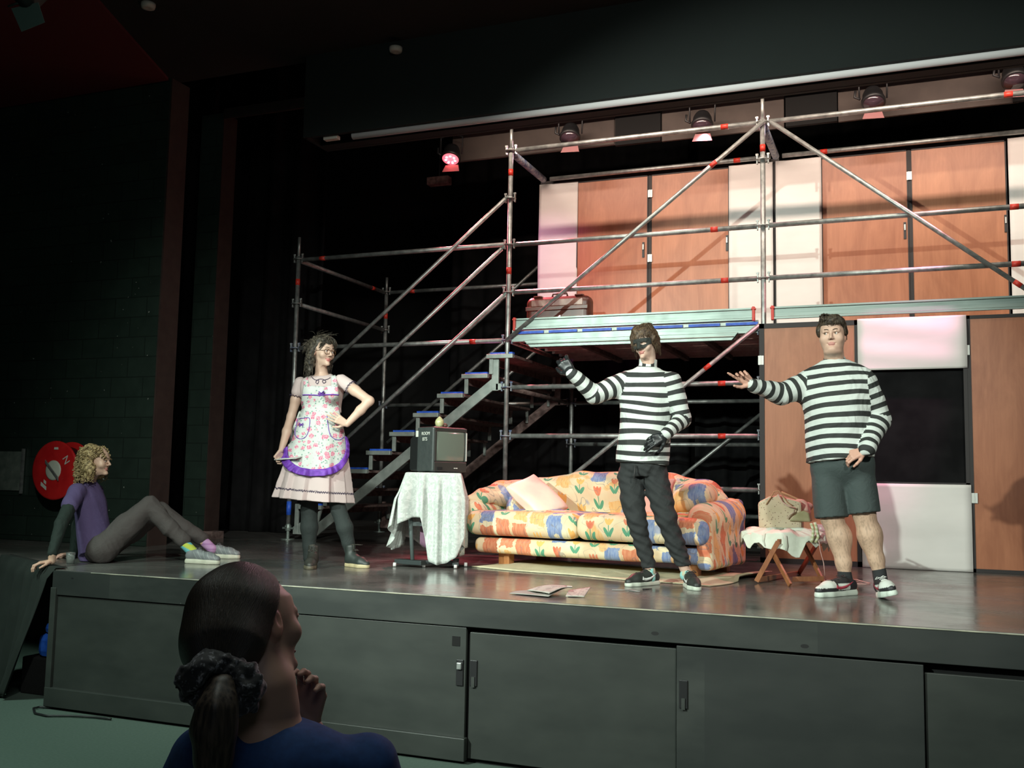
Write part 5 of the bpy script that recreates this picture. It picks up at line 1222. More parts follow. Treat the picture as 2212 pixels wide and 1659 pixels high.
# ================================================================== masked man
def masked():
    y0 = 1.30; Pt = lambda x, y, d=0.: aty(x, y, y0+d)
    T = thing('person', (-1.62, 1.32, ST), 'masked person in striped jersey and black jogging trousers with one gloved hand raised', 'person')
    c = Pt(1394, 742, -.02); ax = frame_for(c, -.52, -.12, .10)
    J = dict(hem=Pt(1387, 1003, .02), neck=Pt(1400, 794, .03), shR=Pt(1354, 824, .04), shL=Pt(1450, 825, .02), elR=Pt(1284, 852, -.12), wrR=Pt(1236, 808, -.26), elL=Pt(1473, 905, .04), wrL=Pt(1440, 938, -.14), nr=.068)
    B = SDF(.02); L = head(B, c, ax, .96, jaw=.86, skin=SKIN_P)
    B.cap(L(0, -.02, -.05), J['neck']-ZZ*.03, .053, .058, k=.03, col=SKIN_P)
    hx = Pt(1388, 1015, .03)
    B.loft(hx, J['neck']-ZZ*.05, nrm(J['shL']-J['shR']), [0, .5, .85, 1], [.13, .12, .15, .07], [.09, .09, .09, .06], k=.03)
    for a, b_, w_ in (('shR', 'elR', 'wrR'), ('shL', 'elL', 'wrL')): B.chain([J[a], J[b_], J[w_]], [.042, .036, .026], k=.02)
    kR, aR, kL, aL = Pt(1375, 1122, -.04), Pt(1404, 1232, -.02), Pt(1440, 1122, -.02), Pt(1482, 1236, 0)
    for h_, k_, a_ in ((Pt(1366, 1020, .02), kR, aR), (Pt(1412, 1020, .02), kL, aL)): B.chain([h_, k_, a_], [.075, .048, .034], k=.03)
    hdR = nrm(Pt(1208, 770, -.27)-J['wrR']); toc = nrm(CAM-J['wrR'])
    args = dict(curl=((.7, .9, .5), (.9, 1.1, .7), (1.0, 1.1, .7), (.5, .7, .4)), th=(.7, .3))
    args2 = dict(curl=((.12, .25, .2), (.3, .4, .3), (.35, .5, .35), (.45, .55, .4)), th=(.75, .3), spread=.12)
    nR = nrm(-toc+V(.15, 0, .1)); hdL = nrm(Pt(1392, 945, -.20)-J['wrL']+V(0, 0, -.05)); nL = nrm(V(.1, 1, -.2))
    H = SDF(.01); hand(H, J['wrR'], hdR, nR, 1, r=.85, col=SKIN, **args); lo, hi = box_of(J['wrR'], J['wrR']+hdR*.15, r=.1)
    H2 = SDF(.01); hand(H2, J['wrL'], hdL, nL, 1, r=.85, col=SKIN, **args2); lo2, hi2 = box_of(J['wrL'], J['wrL']+hdL*.15, r=.1)
    Pl = [c, hx, J['elR'], J['wrR'], J['elL'], J['wrL'], kR, aR, kL, aL]; BL, BH = box_of(*Pl, r=.16)
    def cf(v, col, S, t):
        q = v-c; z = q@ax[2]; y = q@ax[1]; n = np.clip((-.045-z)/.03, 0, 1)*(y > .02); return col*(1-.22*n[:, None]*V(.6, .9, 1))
    B.bb = (BL, BH)
    body_obj(T, [(B, .006, BL, V(BH[0], BH[1], J['neck'][2])), (B, .0032, *box_of(c, r=.16)), (H, .0035, lo, hi), (H2, .0035, lo2, hi2)], SKIN_P, cf)
    for Sx_, lo_, hi_ in ((1, lo, hi), (2, lo2, hi2)):
        G_ = SDF(.01); w_, d_, n_, aa = (J['wrR'], hdR, nR, args) if Sx_ == 1 else (J['wrL'], hdL, nL, args2)
        hand(G_, w_, d_, n_, 1, r=1.15, sc=1.16 if Sx_ == 1 else 1.05, **aa); G_.cap(w_-d_*.012, w_+d_*.02, .034, .032, k=.012); G_.disp = sines(3, 14, 60, .0012)
        sdf_obj('glove', G_, .0035, mat('black_leather', (.014, .016, .017), .38), T, lo_-.04, hi_+.04)
    striped(T, J, [.190, .188, .178, .186, .180, .150, .080], [.130, .128, .120, .120, .105, .088, .066], ((.072, .068, .044), (.070, .066, .044)), collar=.062, seed=3, bow=.015)
    MB
    # jogging trousers
    S = SDF(.03); S.loft(Pt(1392, 1050, .03), Pt(1388, 985, .02), nrm(J['shL']-J['shR']), [.35, .6, 1], [.150, .165, .165], [.11, .12, .115], k=.03)
    S.chain([Pt(1362, 1030, .02), Pt(1367, 1085, -.02), kR, Pt(1388, 1175, -.02), Pt(1402, 1222, -.02)], [.092, .080, .068, .060, .046], k=.018)
    S.chain([Pt(1415, 1030, .02), Pt(1430, 1085, 0), kL, Pt(1459, 1175, 0), Pt(1478, 1224, 0)], [.092, .080, .070, .063, .050], k=.018)
    w1 = sines(8, 8, 6, .35)
    fz = folds(9, .007, 26); S.disp = lambda p: fz(p)+.0038*np.sin(p[:, 2]*105+w1(p)*9+p[:, 0]*45)*np.clip((2.0-p[:, 2])/.5, .2, 1)
    S.cut(Pt(1402, 1226, 0), V(.1, 0, -1))
    o = sdf_obj('trousers', S, .006, M_cloth, T, *box_of(Pt(1363, 980), aR, aL, r=.16), attrs=colattr((.020, .023, .023)))
    MB().tube([Pt(1372, 1004, -.115), Pt(1371, 1020, -.13), Pt(1370, 1034, -.13)], .006, 6).build('drawstring', mat('drawstring_black', (.03, .03, .03), .7), o, smooth=True)
    # socks
    for a_, d_ in ((aR, Pt(1405, 1248, -.01)), (aL, Pt(1480, 1243, -.01))):
        S = SDF(.01); S.cap(a_-ZZ*.0, d_, .036, .036)
        sdf_obj('sock', S, .005, M_cloth, T, *box_of(a_, d_, r=.06), attrs={'col': lambda v, S_, t: np.where(((v[:, 2:3]-a_[2]) > -.02) & (np.sin(v[:, :1]*160) > -.3), V(.50, .48, .34), V(.30, .62, .58))})
    hl, tl = atz(1424, 1262), atz(1350, 1268)
    shoe(T, hl, tl, 'shoe', sole_h=.026, uppercol=(.030, .034, .030), solecol=(.60, .66, .56), swoosh=((.80, .84, .80), 2), outer=-1)
    tl = atz(1508, 1277); hl = tl-nrm(V(.45, -.89, 0))*.285
    shoe(T, hl, tl, 'shoe', sole_h=.026, uppercol=(.030, .034, .030), solecol=(.60, .66, .56), swoosh=((.80, .84, .80), 2))
    # mask snapped over the face
    X, Fw, U = ax; n, m_ = 22, 40; vs, fs = [], []
    for i in range(n):
        for j in range(m_):
            x = (j/(m_-1)*2-1)*.074; zt = .034-.10*max(0, abs(x)-.055); zb = -.036-.012*math.exp(-(x/.018)**2)+.016*(abs(x)/.074)**2+.006*math.cos(x*90)
            z = zb+(zt-zb)*i/(n-1); vs.append(L(x, .07, z))
    Q = snap(B, vs, -Fw, .0055, far=.12)
    for i in range(n-1):
        for j in range(m_-1):
            x = ((j+.5)/(m_-1)*2-1)*.074; z = (np.asarray(vs[i*m_+j])-c)@U/.96+.003
            if any(((x-q*.034)/.021)**2+((z+.003)/.0105)**2 < 1 for q in (-1, 1)): continue
            fs.append((i*m_+j, i*m_+j+1, (i+1)*m_+j+1, (i+1)*m_+j))
    MB().add(Q, fs).build('eye_mask', mat('black_felt', (.022, .025, .022), .8), T, solid=.003)
    MB().tube([L(.070, .03, .012), L(.082, -.01, .014), L(.078, -.06, .016), L(.0, -.118, .02), L(-.078, -.06, .016), L(-.082, -.01, .014), L(-.070, .03, .012)], .010, 8, flat=.3).build('mask_strap', mat('black_felt'), T, smooth=True)
    # brown tousled hair
    hm = hairmat('brown_hair', (.035, .020, .012), (.13, .085, .05), 70)
    S = SDF(.02); S.ell(L(0, -.020, .055), V(.088, .108, .078), X, U); S.ell(L(-.02, -.015, .068), V(.085, .100, .070), X, U); S.ell(L(0, -.065, -.005), V(.080, .060, .085), X, U)
    for q in (-1, 1): S.ell(L(q*.078, -.012, .01), V(.020, .050, .052), X, U)
    S.disp = sines(21, 16, 55, .005)
    lns = []; r = np.random.RandomState(5)
    for i in range(330):
        th = r.uniform(-math.pi, math.pi); ph = r.uniform(.0, 1.); part = L(.02+r.normal(0, .012), -.01+r.normal(0, .02), .142)
        xx, yy = math.sin(th), math.cos(th)
        rad = 1.0; zend = .038 if yy > .55 and xx > -.35 else (-.005 if yy > .3 else -.03-.06*ph)
        if yy > .45 and xx < -.2: zend = -.035*ph-.01
        end = L(xx*.094, -.012+yy*.104, zend+r.normal(0, .01)); mid_ = L(xx*.085, -.012+yy*.095, .115+r.normal(0, .008))
        lns.append((bez(part, mid_, end, 9)+r.normal(0, .0015, (9, 3)), .0038, .0012))
    for i in range(60):
        x = -.075+.06*r.rand(); st_ = L(.0+r.normal(0, .01), .05, .125); end = L(x, .080+.02*r.rand()-abs(x)*.3, -.02-.035*r.rand()); lns.append((bez(st_, L(x*1.15, .095, .085), end, 10), .004, .001))
    sdf_obj('hair', S, .005, hm, T, *box_of(c, L(0, 0, .08), r=.17)); strands(lns, hm, T)
    return T
masked()

# ================================================================== man in shorts
def manshorts():
    y0 = 1.35; Pt = lambda x, y, d=0.: aty(x, y, y0+d)
    T = thing('person', (-.33, 1.36, ST), 'unmasked person in striped jersey and dark shorts pointing beside the window opening', 'person')
    c = Pt(1798, 724, -.02); ax = frame_for(c, -.10, .02, .03)
    J = dict(hem=Pt(1815, 998, .0), neck=Pt(1803, 780, .05), shR=Pt(1750, 830, .05), shL=Pt(1866, 832, .05), elR=Pt(1688, 850, -.08), wrR=Pt(1626, 832, -.26), elL=Pt(1896, 905, .06), wrL=Pt(1872, 972, -.14), nr=.072, hemtilt=V(-.10, 0, 0))
    B = SDF(.02); L = head(B, c, ax, 1.03, jaw=1.10, fat=.007, skin=SKIN, lipc=(.52, .24, .20))
    B.cap(L(0, -.018, -.06), J['neck']-ZZ*.03, .062, .066, k=.035, col=SKIN)
    hx = Pt(1818, 1010, .05); B.loft(hx, J['neck']-ZZ*.05, nrm(J['shL']-J['shR']), [0, .5, .85, 1], [.16, .15, .17, .08], [.12, .12, .11, .08], k=.03, col=SKIN)
    for a, b_, w_ in (('shR', 'elR', 'wrR'), ('shL', 'elL', 'wrL')): B.chain([J[a], J[b_], J[w_]], [.048, .042, .029], k=.02, col=SKIN)
    kR, aR, kL, aL = Pt(1797, 1118, .0), Pt(1826, 1250, .02), Pt(1866, 1108, .03), Pt(1901, 1244, .06)
    LEG = (.60, .41, .29)
    B.chain([Pt(1792, 1020, .03), kR, Pt(1812, 1160, .02), Pt(1822, 1215, .02), aR], [.075, .068, .070, .047, .038], k=.03, col=LEG)
    B.ell(Pt(1816, 1165, .05), (.070, .070, .11), k=.03, col=LEG)
    B.chain([Pt(1855, 1015, .03), kL, Pt(1878, 1155, .05), Pt(1893, 1208, .06), aL], [.075, .068, .071, .047, .038], k=.03, col=LEG)
    B.ell(Pt(1881, 1160, .08), (.071, .072, .11), k=.03, col=LEG)
    hdR = nrm(Pt(1592, 803, -.32)-J['wrR']); nR = nrm(V(.2, -.7, -.2)); hdL = nrm(V(-.75, -.25, -.30)); nL = nrm(V(.2, .8, -.4))
    aw = dict(curl=((.05, .12, .08), (.55, .8, .5), (.7, 1.0, .6), (.8, 1.0, .7)), th=(.85, .15), spread=.16)
    aw2 = dict(curl=((.5, .8, .5), (.7, .9, .6), (.8, 1., .6), (.9, 1., .6)), th=(.5, .4))
    H = SDF(.01); hand(H, J['wrR']+hdR*.0, hdR, nR, -1, col=(.64, .36, .27), sc=1.04, **aw); H.cap(J['wrR']-nrm(J['wrR']-J['elR'])*.03, J['wrR']+hdR*.01, .028, .027, k=.012, col=SKIN)
    H2 = SDF(.01); hand(H2, J['wrL']+hdL*.01, hdL, nL, 1, col=(.64, .36, .27), sc=1.0, **aw2)
    BL, BH = box_of(c, hx, J['elR'], J['elL'], kR, aR, kL, aL, r=.18)
    def hairy(v, col, S, t):
        f = sines(31, 20, 420, .5, (1, 1, .25))(v); m = (v[:, 2] < 1.60) & (v[:, 2] > 1.05); return col*(1-np.clip(f, 0, .5)*.55*m)[:, None]
    body_obj(T, [(B, .006, BL, V(BH[0], BH[1], J['neck'][2])), (B, .0032, *box_of(c, r=.165)), (H, .0034, *box_of(J['wrR'], J['wrR']+hdR*.15, r=.09)), (H2, .0034, *box_of(J['wrL'], J['wrL']+hdL*.13, r=.08))], SKIN, hairy)
    eyes(L, ax, T, 1.03, (-.55, .0), browc=(.07, .045, .03))
    striped(T, J, [.212, .214, .212, .222, .215, .175, .090], [.165, .170, .165, .155, .130, .105, .078], ((.084, .074, .046), (.088, .080, .056)), collar=.030, seed=13, bow=.013)
    S = SDF(.03); S.loft(Pt(1829, 1062, .03), Pt(1814, 972, .02), nrm(J['shL']-J['shR']), [0, .25, .5, 1], [.09, .165, .198, .195], [.04, .10, .142, .15], k=.03)
    S.loft(Pt(1796, 1118, .0), Pt(1786, 1010, .02), V(1, 0, 0), [0, .5, 1], [.108, .106, .10], [.115, .115, .11], k=.022)
    S.loft(Pt(1866, 1108, .03), Pt(1850, 1005, .04), V(1, 0, 0), [0, .5, 1], [.104, .104, .10], [.115, .115, .11], k=.022)
    S.disp = folds(17, .006, 11); S.cut(Pt(1790, 1116, 0), nrm(V(0, 0, -1))) if False else None
    o = sdf_obj('shorts', S, .006, M_cloth, T, *box_of(Pt(1786, 970), kR, kL, Pt(1814, 972), r=.22), attrs=colattr((.050, .068, .066)))
    for a_, d_ in ((Pt(1824, 1238, .02), Pt(1829, 1262, .02)), (Pt(1899, 1234, .06), Pt(1903, 1258, .05))):
        S = SDF(.01); S.cap(a_, d_, .044, .044); sdf_obj('sock', S, .005, M_cloth, T, *box_of(a_, d_, r=.07), attrs=colattr((.022, .024, .026)))
    def af1(x, y, z, c_):
        w_, k_ = V(.70, .74, .68), V(.025, .025, .028); out = np.where(((x > .60) & (z > .020) & (x < .97)) | ((x > .25) & (x < .56) & (z < .045) & (z > .004) & (x > .30+z*1.2-.05)), 1., 0.)[:, None]
        out = np.where(((x < .27))[:, None], 0., out); return out*w_+(1-out)*k_
    hl, tl = atz(1851, 1284), atz(1760, 1291); shoe(T, hl, tl, 'shoe', sole_h=.036, solecol=(.62, .70, .62), colfn=af1, swoosh=((.42, .05, .08), 2), outer=-1, width=1.1, lace=(.03, .03, .03))
    fd = nrm(V(.30, -.95, 0)); tl = atz(1932, 1301)+ZZ*.04; hl = tl-fd*.275-ZZ*.04
    shoe(T, hl, tl, 'shoe', sole_h=.036, solecol=(.62, .70, .62), colfn=af1, swoosh=((.42, .05, .08), 2), width=1.1, lace=(.7, .72, .68), up=nrm(ZZ+fd*-.1+V(-.25, 0, 0)))
    X, Fw, U = ax; hm = hairmat('dark_brown_hair', (.022, .015, .010), (.085, .062, .042), 70)
    S = SDF(.02); S.ell(L(0, -.024, .056), V(.091, .108, .078), X, U); S.ell(L(.012, .03, .088), V(.072, .070, .040), X, U); S.ell(L(0, -.06, .01), V(.080, .062, .075), X, U)
    for q in (-1, 1): S.ell(L(q*.081, .006, .028), V(.014, .034, .040), X, U)
    S.disp = sines(23, 16, 50, .0045)
    lns = []; r = np.random.RandomState(8)
    for i in range(300):
        th = r.uniform(-2.6, 2.6); xx, yy = math.sin(th), math.cos(th); st_ = L(-.045+r.normal(0, .012), .0+r.normal(0, .03), .126)
        if yy > .35:
            x = r.uniform(-.06, .082); end = L(x, .100-abs(x)*.38, .050+.016*r.rand()+(.024 if x < -.02 else 0)-(.014 if x > .0 else 0)*r.rand()); mid_ = L(x*.9+.0, .098, .122)
        else: end = L(xx*.090, -.015+yy*.1, -.0+.03*r.rand()-(.03 if yy < -.3 else 0)); mid_ = L(xx*.085, -.015+yy*.095, .105)
        lns.append((bez(st_, mid_, end, 8)+r.normal(0, .0012, (8, 3)), .0036, .001))
    lns.append((np.array([L(-.005, .092, .085), L(-.025, .104, .075), L(-.030, .104, .055), L(-.018, .104, .045), L(-.006, .103, .040)]), .0028, .001))
    sdf_obj('hair', S, .005, hm, T, *box_of(c, L(0, 0, .08), r=.17)); strands(lns, hm, T)
    return T
manshorts()
# ================================================================== woman in the flowered apron
def woman():
    y0 = 1.40; Pt = lambda x, y, d=0.: aty(x, y, y0+d)
    T = thing('person', (-4.3, 1.4, ST), 'person with dark wavy hair and glasses in a flowered apron over a pale pink dress', 'person')
    c = Pt(697, 761, -.0); ax = frame_for(c, .70, .02, -.06); SK = (.62, .43, .33)
    neck = Pt(695, 806, .04); shR, shL = Pt(649, 828, .05), Pt(737, 822, .03)
    elR, wrR = Pt(629, 900, .02), Pt(608, 972, -.12); elL, wrL = Pt(798, 866, .02), Pt(750, 916, -.06)
    toc = nrm((CAM-Pt(695, 900))*V(1, 1, 0)); side = V(-toc[1], toc[0], 0)
    B = SDF(.02); L = head(B, c, ax, 1.04, jaw=.84, skin=SK, lipc=(.55, .20, .18), nose=1.02)
    B.cap(L(0, -.02, -.06), neck-ZZ*.02, .047, .052, k=.03, col=SK)
    B.loft(Pt(697, 900, .04), neck-ZZ*.02, side, [0, .5, .85, .95, 1], [.12, .13, .145, .11, .06], [.09, .09, .08, .07, .06], k=.03, col=SK)
    B.chain([shR, (shR+elR)/2, elR, (elR*.55+wrR*.45), wrR], [.046, .042, .034, .036, .024], k=.02, col=SK)
    B.chain([shL, (shL+elL)/2, elL, (elL*.6+wrL*.4), wrL], [.046, .042, .036, .036, .025], k=.02, col=SK)
    kR, aR, kL, aL = Pt(668, 1100, .0), Pt(667, 1205, .0), Pt(731, 1100, .05), Pt(757, 1195, .06)
    B.chain([Pt(680, 960, .04), kR, aR], [.09, .05, .034], k=.02, col=SK); B.chain([Pt(712, 960, .04), kL, aL], [.09, .05, .034], k=.02, col=SK)
    hdR = nrm(V(-.35, -.25, -.8)); nR = nrm(V(.9, -.2, -.25)); hdL = nrm(Pt(716, 898, -.13)-wrL); nL = nrm(V(.0, 1., -.15))
    H = SDF(.01); hand(H, wrR, hdR, nR, -1, curl=((.9, .9, .4), (1., .9, .4), (1.1, .9, .5), (1.2, 1., .5)), th=(.6, .5), col=SK, sc=.92, r=.92)
    H2 = SDF(.01); hand(H2, wrL, hdL, nL, 1, curl=((.1, .2, .15), (.12, .2, .15), (.2, .25, .2), (.3, .3, .2)), th=(.9, .1), spread=.15, col=SK, sc=.95, r=.92)
    BL, BH = box_of(c, elR, wrR, elL, kR, aR, aL, r=.14)
    body_obj(T, [(B, .0055, BL, V(BH[0], BH[1], neck[2]-.005)), (B, .0032, *box_of(c, r=.155)), (H, .0034, *box_of(wrR, wrR+hdR*.14, r=.08)), (H2, .0034, *box_of(wrL, wrL+hdL*.14, r=.08))], SK)
    eyes(L, ax, T, 1.04, (.25, .15), browc=(.04, .03, .02), browz=.026)
    # dress
    D = SDF(.02); wa = Pt(697, 893, .03); he = Pt(678, 1080, .02); DP = (.60, .49, .47)
    D.loft(wa, neck-ZZ*.006, side, [0, .15, .5, .72, .88, .96, 1.], [.150, .150, .172, .172, .150, .095, .070], [.105, .105, .128, .118, .090, .065, .055], ov=[0, 0, .0, 0, 0, 0, 0], k=.02, col=DP)
    for q in (-1, 1): D.ell(Pt(697+q*21, 848, -.075), (.058, .050, .062), k=.035, col=DP)
    W_ = nrm(wa-he); Lk = np.linalg.norm(wa-he); Xs = nrm(side-W_*(side@W_)); Ys = np.cross(W_, Xs)
    def skirt(p):
        q = p-he; z = np.clip(q@W_/Lk, 0, 1); u = q@Xs; v = q@Ys; th = np.arctan2(v/.8, u)
        rr = .148+(1-z)**.85*(.160); ph = th*11/(1)+.5*np.sin(th*3+1); saw = (ph/6.2832) % 1.
        pl = np.where(saw < .82, saw/.82, (1-saw)/.18)-.5
        rr = rr+(1-z)**1.2*(.046*pl+.010*np.sin(th*4+.7)); rad = np.sqrt(u*u+(v/.82)**2)
        d = (rad-rr)*.75; zz = np.maximum(-(q@W_), q@W_-Lk)
        return np.maximum(d, zz)
    D._add(skirt, .012, 3, 1, DP)
    D.cap(shR, shR+nrm(elR-shR)*.075, .053, .055, k=.05, col=DP); D.cap(shL, shL+nrm(elL-shL)*.085, .053, .055, k=.05, col=DP)
    D.disp = folds(41, .002, 16); D.cut(neck-ZZ*.012, nrm(V(0, -.25, 1)+(c-neck)*.3)); 
    def trim(v, col, S, t):
        q = v-he; z = q@W_; th = np.arctan2(q@Ys, q@Xs); line = np.abs(z-.075-.004*np.sin(th*95)) < .006
        return np.where(line[:, None], np.array((.03, .02, .05)), col)
    # keep neck open: carve
    D.ell(neck+toc*.03+ZZ*.0, (.060, .06, .040), k=.01, op=-1)
    M_dress = colmat('pink_cotton_dress', .85, (bnoise(120, 2), .2, .002))
    dr = sdf_obj('dress', D, .006, M_dress, T, *box_of(wa, he, neck, shR, shL, he+side*.30, he-side*.30, he+toc*.25, he-toc*.22, r=.10), attrs=colattr(DP, trim))
    navy = mat('navy_braid', (.03, .022, .06), .7)
    # collar loops
    def on(px, py, d=.0): return snap(D, [Pt(px, py, -.12)], -toc, .004)[0]
    lp = [(672, 812), (680, 819), (688, 820), (686, 828), (682, 824), (688, 818), (697, 817), (704, 822), (699, 826), (697, 820), (706, 817), (714, 812)]
    P = [on(*q) for q in lp]; PP = smoothline(P, 90); MB().tube(PP, .0026, 6).build('collar_braid', navy, dr, smooth=True)
    for sh, el in ((shR, elR), (shL, elL)):
        d = nrm(el-sh); cc_ = sh+d*.125; u = nrm(np.cross(d, toc)); w_ = np.cross(d, u); th = np.linspace(0, 2*math.pi, 60)
        ring = [cc_+(u*math.cos(t)+w_*math.sin(t))*.0575+d*.004*math.sin(t*14)-d*.012 for t in th]; MB().tube(ring, .003, 6).build('sleeve_braid', navy, dr, smooth=True)
    # apron
    def m_ap(N):
        u = N.attr('pu'); v = N.attr('pv'); p = N.vec(u, v)
        wp = N.vec(u+(N.noise(p, 40, 2)-.5)*.02, v+(N.noise(p, 37, 2)-.5)*.02)
        d = N.voro(wp, 22., 'Distance', .6); nn = N.noise(p, 130, 2)
        rose = N.mix(N.ramp(nn, .40, .60), (.58, .09, .20), (.84, .50, .56)); d2 = N.voro(N.vec(u+3, v), 42, 'Distance', 1.)
        c = N.mix(d2.lt(.27), (.62, .66, .62), (.24, .38, .32)); c = N.mix(N.voro(N.vec(u, v+5), 50, 'Distance', 1.).lt(.16), c, (.55, .30, .42))
        return N.mix((d+(N.noise(p, 90, 2)-.5)*.35).lt(.40), c, rose)
    M_ap = mat('floral_apron_cotton', fn=m_ap, rough=.85, bump=(bnoise(40, 3), .15, .003))
    D2 = SDF(.02); D2.p = list(D.p[:-1]); D2.disp = D.disp
    def sheetpx(rows, off, name, m, parent, n=26, sub=1, wav=None, solid=.003):
        ys = [r_[0] for r_ in rows]; Y = np.linspace(ys[0], ys[-1], max(4, int((ys[-1]-ys[0])/3))); G = []; pu = []; pv = []
        for y in Y:
            a = np.interp(y, ys, [r_[1] for r_ in rows]); b = np.interp(y, ys, [r_[2] for r_ in rows])
            G.append([Pt(a+(b-a)*j/(n-1), y, -.1) for j in range(n)])
        G = np.array(G); Q = snapgrid(D2, G, -toc, off, far=.45)
        # relax so that pleats do not print through
        for _ in range(3): Q[1:-1] = .5*Q[1:-1]+.25*(Q[:-2]+Q[2:]); Q[:, 1:-1] = .5*Q[:, 1:-1]+.25*(Q[:, :-2]+Q[:, 2:])
        q = Q-he
        o = MB().grid(Q).build(name, m, parent, smooth=True, solid=solid, attrs={'pu': (q@Xs).ravel(), 'pv': q[..., 2].ravel()}); return Q, o
    ap = thing_part(T, 'apron')
    Qb, ob = sheetpx([(834, 656, 730), (850, 653, 731), (880, 649, 733), (900, 642, 738), (925, 632, 744), (950, 624, 749), (975, 620, 752), (990, 623, 752), (1002, 632, 747), (1010, 645, 738), (1016, 662, 724)], .016, 'apron_panel', M_ap, ap, 40)
    for st_ in ([(812, 655, 664), (834, 656, 667)], [(806, 716, 725), (834, 716, 730)]): sheetpx(st_, .010, 'apron_strap', M_ap, ap, 6)
    purple = mat('purple_ribbon', fn=vary((.13, .035, .36), (.20, .06, .48), 30, 2), rough=.6)
    # ruffle along the outline
    edge = [(612, 965), (608, 985), (614, 1000), (626, 1012), (645, 1020), (670, 1024), (700, 1023), (722, 1018), (738, 1008), (750, 992), (756, 975), (756, 955), (752, 940)]
    ie = [(622, 965), (622, 982), (628, 996), (638, 1004), (650, 1010), (672, 1014), (700, 1013), (718, 1008), (732, 1000), (744, 985), (749, 970), (749, 955), (747, 940)]
    n = 110; tt = np.linspace(0, 12, n); f = lambda L_, i: np.interp(tt, range(13), [p[i] for p in L_])
    G = []
    for w_ in (0, .33, .66, 1, 1.15):
        G.append([Pt(f(ie, 0)[j]*(1-w_)+(f(edge, 0)[j])*w_, f(ie, 1)[j]*(1-w_)+(f(edge, 1)[j]+3.)*w_, -.1) for j in range(n)])
    G = snapgrid(D2, np.array(G), -toc, .026, far=.45)
    for r_, w_ in enumerate((0, .4, .8, 1., 1.)):
        for j in range(n): G[r_, j] += toc*(.004+.012*w_*math.sin(j*.75+math.sin(j*.2)*2))
    MB().grid(G).build('ruffle', purple, ap, smooth=True, solid=.003)
    G = []
    for w_ in (0, .5, 1.): G.append([Pt(622-6*math.sin(t*3.1)-10*w_, 930+55*t, -.02) for t in np.linspace(0, 1, 20)])
    G = snapgrid(D2, np.array(G), -toc, .010, far=.45); MB().grid(G).build('ruffle', purple, ap, smooth=True, solid=.004)
    def line(pts, r=.0028, m=purple, name='piping', off=.019):
        P = [Pt(*q, -.1) for q in pts]; PP = smoothline(P, len(P)*6)
        MB().tube(snap(D2, PP, -toc, off, far=.45), r, 6).build(name, m, ap, smooth=True)
    line([(654, 854), (670, 854), (694, 854), (718, 853), (732, 853)], .0045)
    line([(643, 905), (640, 920), (637, 935), (641, 945), (650, 949), (660, 945), (667, 930), (669, 905), (655, 904), (643, 905)]); line([(706, 898), (709, 920), (713, 938), (722, 947), (734, 949), (744, 942)])
    for bx, by, s_ in ((694, 850, 1.), (651, 918, .8)):
        for q in (-1, 1):
            p = snap(D2, [Pt(bx, by, -.1), Pt(bx+q*5*s_, by-4*s_, -.1), Pt(bx+q*7*s_, by+1*s_, -.1), Pt(bx, by, -.1)], -toc, .020, far=.4); MB().tube(p, .0045*s_, 6).build('bow', purple, ap, smooth=True)
            p = snap(D2, [Pt(bx, by, -.1), Pt(bx+q*5*s_, by+6*s_, -.1)], -toc, .020, far=.4); MB().tube(p, .0035*s_, 6).build('bow', purple, ap, smooth=True)
    # leggings and boots
    S = SDF(.02); S.chain([Pt(672, 1050, .05), kR, Pt(668, 1140, .0), Pt(668, 1180, .0), aR], [.070, .066, .068, .050, .044]); S.chain([Pt(716, 1050, .06), kL, Pt(745, 1140, .03), Pt(752, 1172, .05), aL], [.066, .060, .064, .048, .042])
    sdf_obj('leggings', S, .006, M_cloth, T, *box_of(Pt(672, 1040), Pt(716, 1040), aR, aL, r=.12), attrs=colattr((.022, .030, .028)))
    fR = nrm(toc+side*-.12); h1 = atz(668, 1231)-fR*.245; shoe(T, h1, h1+fR*.245, 'boot', sole_h=.026, uppercol=(.030, .032, .026), solecol=(.10, .09, .06), high=.075, lace=(.05, .05, .04))
    fL = nrm(toc*.62+side*.55); h2 = atz(796, 1228)-fL*.25; shoe(T, h2, h2+fL*.25, 'boot', sole_h=.026, uppercol=(.026, .034, .030), solecol=(.45, .38, .22), high=.075, lace=(.05, .05, .04))
    # glasses
    X, Fw, U = ax; g = thing_part(T, 'glasses'); mg = mat('brown_frame', (.10, .05, .02), .35)
    for q in (-1, 1):
        ring = [L(q*.033+.024*math.cos(t), .098-.010*abs(q*.033+.024*math.cos(t))/.05, -.006+.021*math.sin(t)) for t in np.linspace(0, 2*math.pi, 28)]
        MB().tube(ring, .0019, 6).build('rim', mg, g, smooth=True); MB().tube([L(q*.057, .088, .0), L(q*.074, .03, .002), L(q*.077, -.02, -.002)], .0018, 6).build('temple', mg, g, smooth=True)
    MB().tube([L(-.010, .098, .002), L(0, .101, .005), L(.010, .098, .002)], .0019, 6).build('bridge', mg, g, smooth=True)
    # hair
    hm = hairmat('dark_wavy_hair', (.012, .010, .008), (.10, .085, .062), 55)
    S = SDF(.03); S.ell(L(0, -.032, .052), V(.086, .100, .080), X, U); S.ell(L(0, -.065, -.02), V(.082, .058, .10), X, U)
    for q in (-1, 1): S.chain([L(q*.080, -.035, .02), L(q*.086, -.035, -.06), L(q*.085, -.035, -.15)], [.030, .032, .022])
    S.ell(L(0, .004, .088), V(.076, .088, .052), X, U); bun = L(0, -.145, .050); S.ell(bun, V(.058, .052, .055), X, U); S.disp = sines(25, 18, 48, .007)
    lns = []; r = np.random.RandomState(12)
    def wave(P, a, f, ph): 
        n_ = len(P); t = np.linspace(0, 1, n_)[:, None]; return P+X*(np.sin(t*f+ph)*a*t)+Fw*(np.cos(t*f*.8+ph)*a*t)
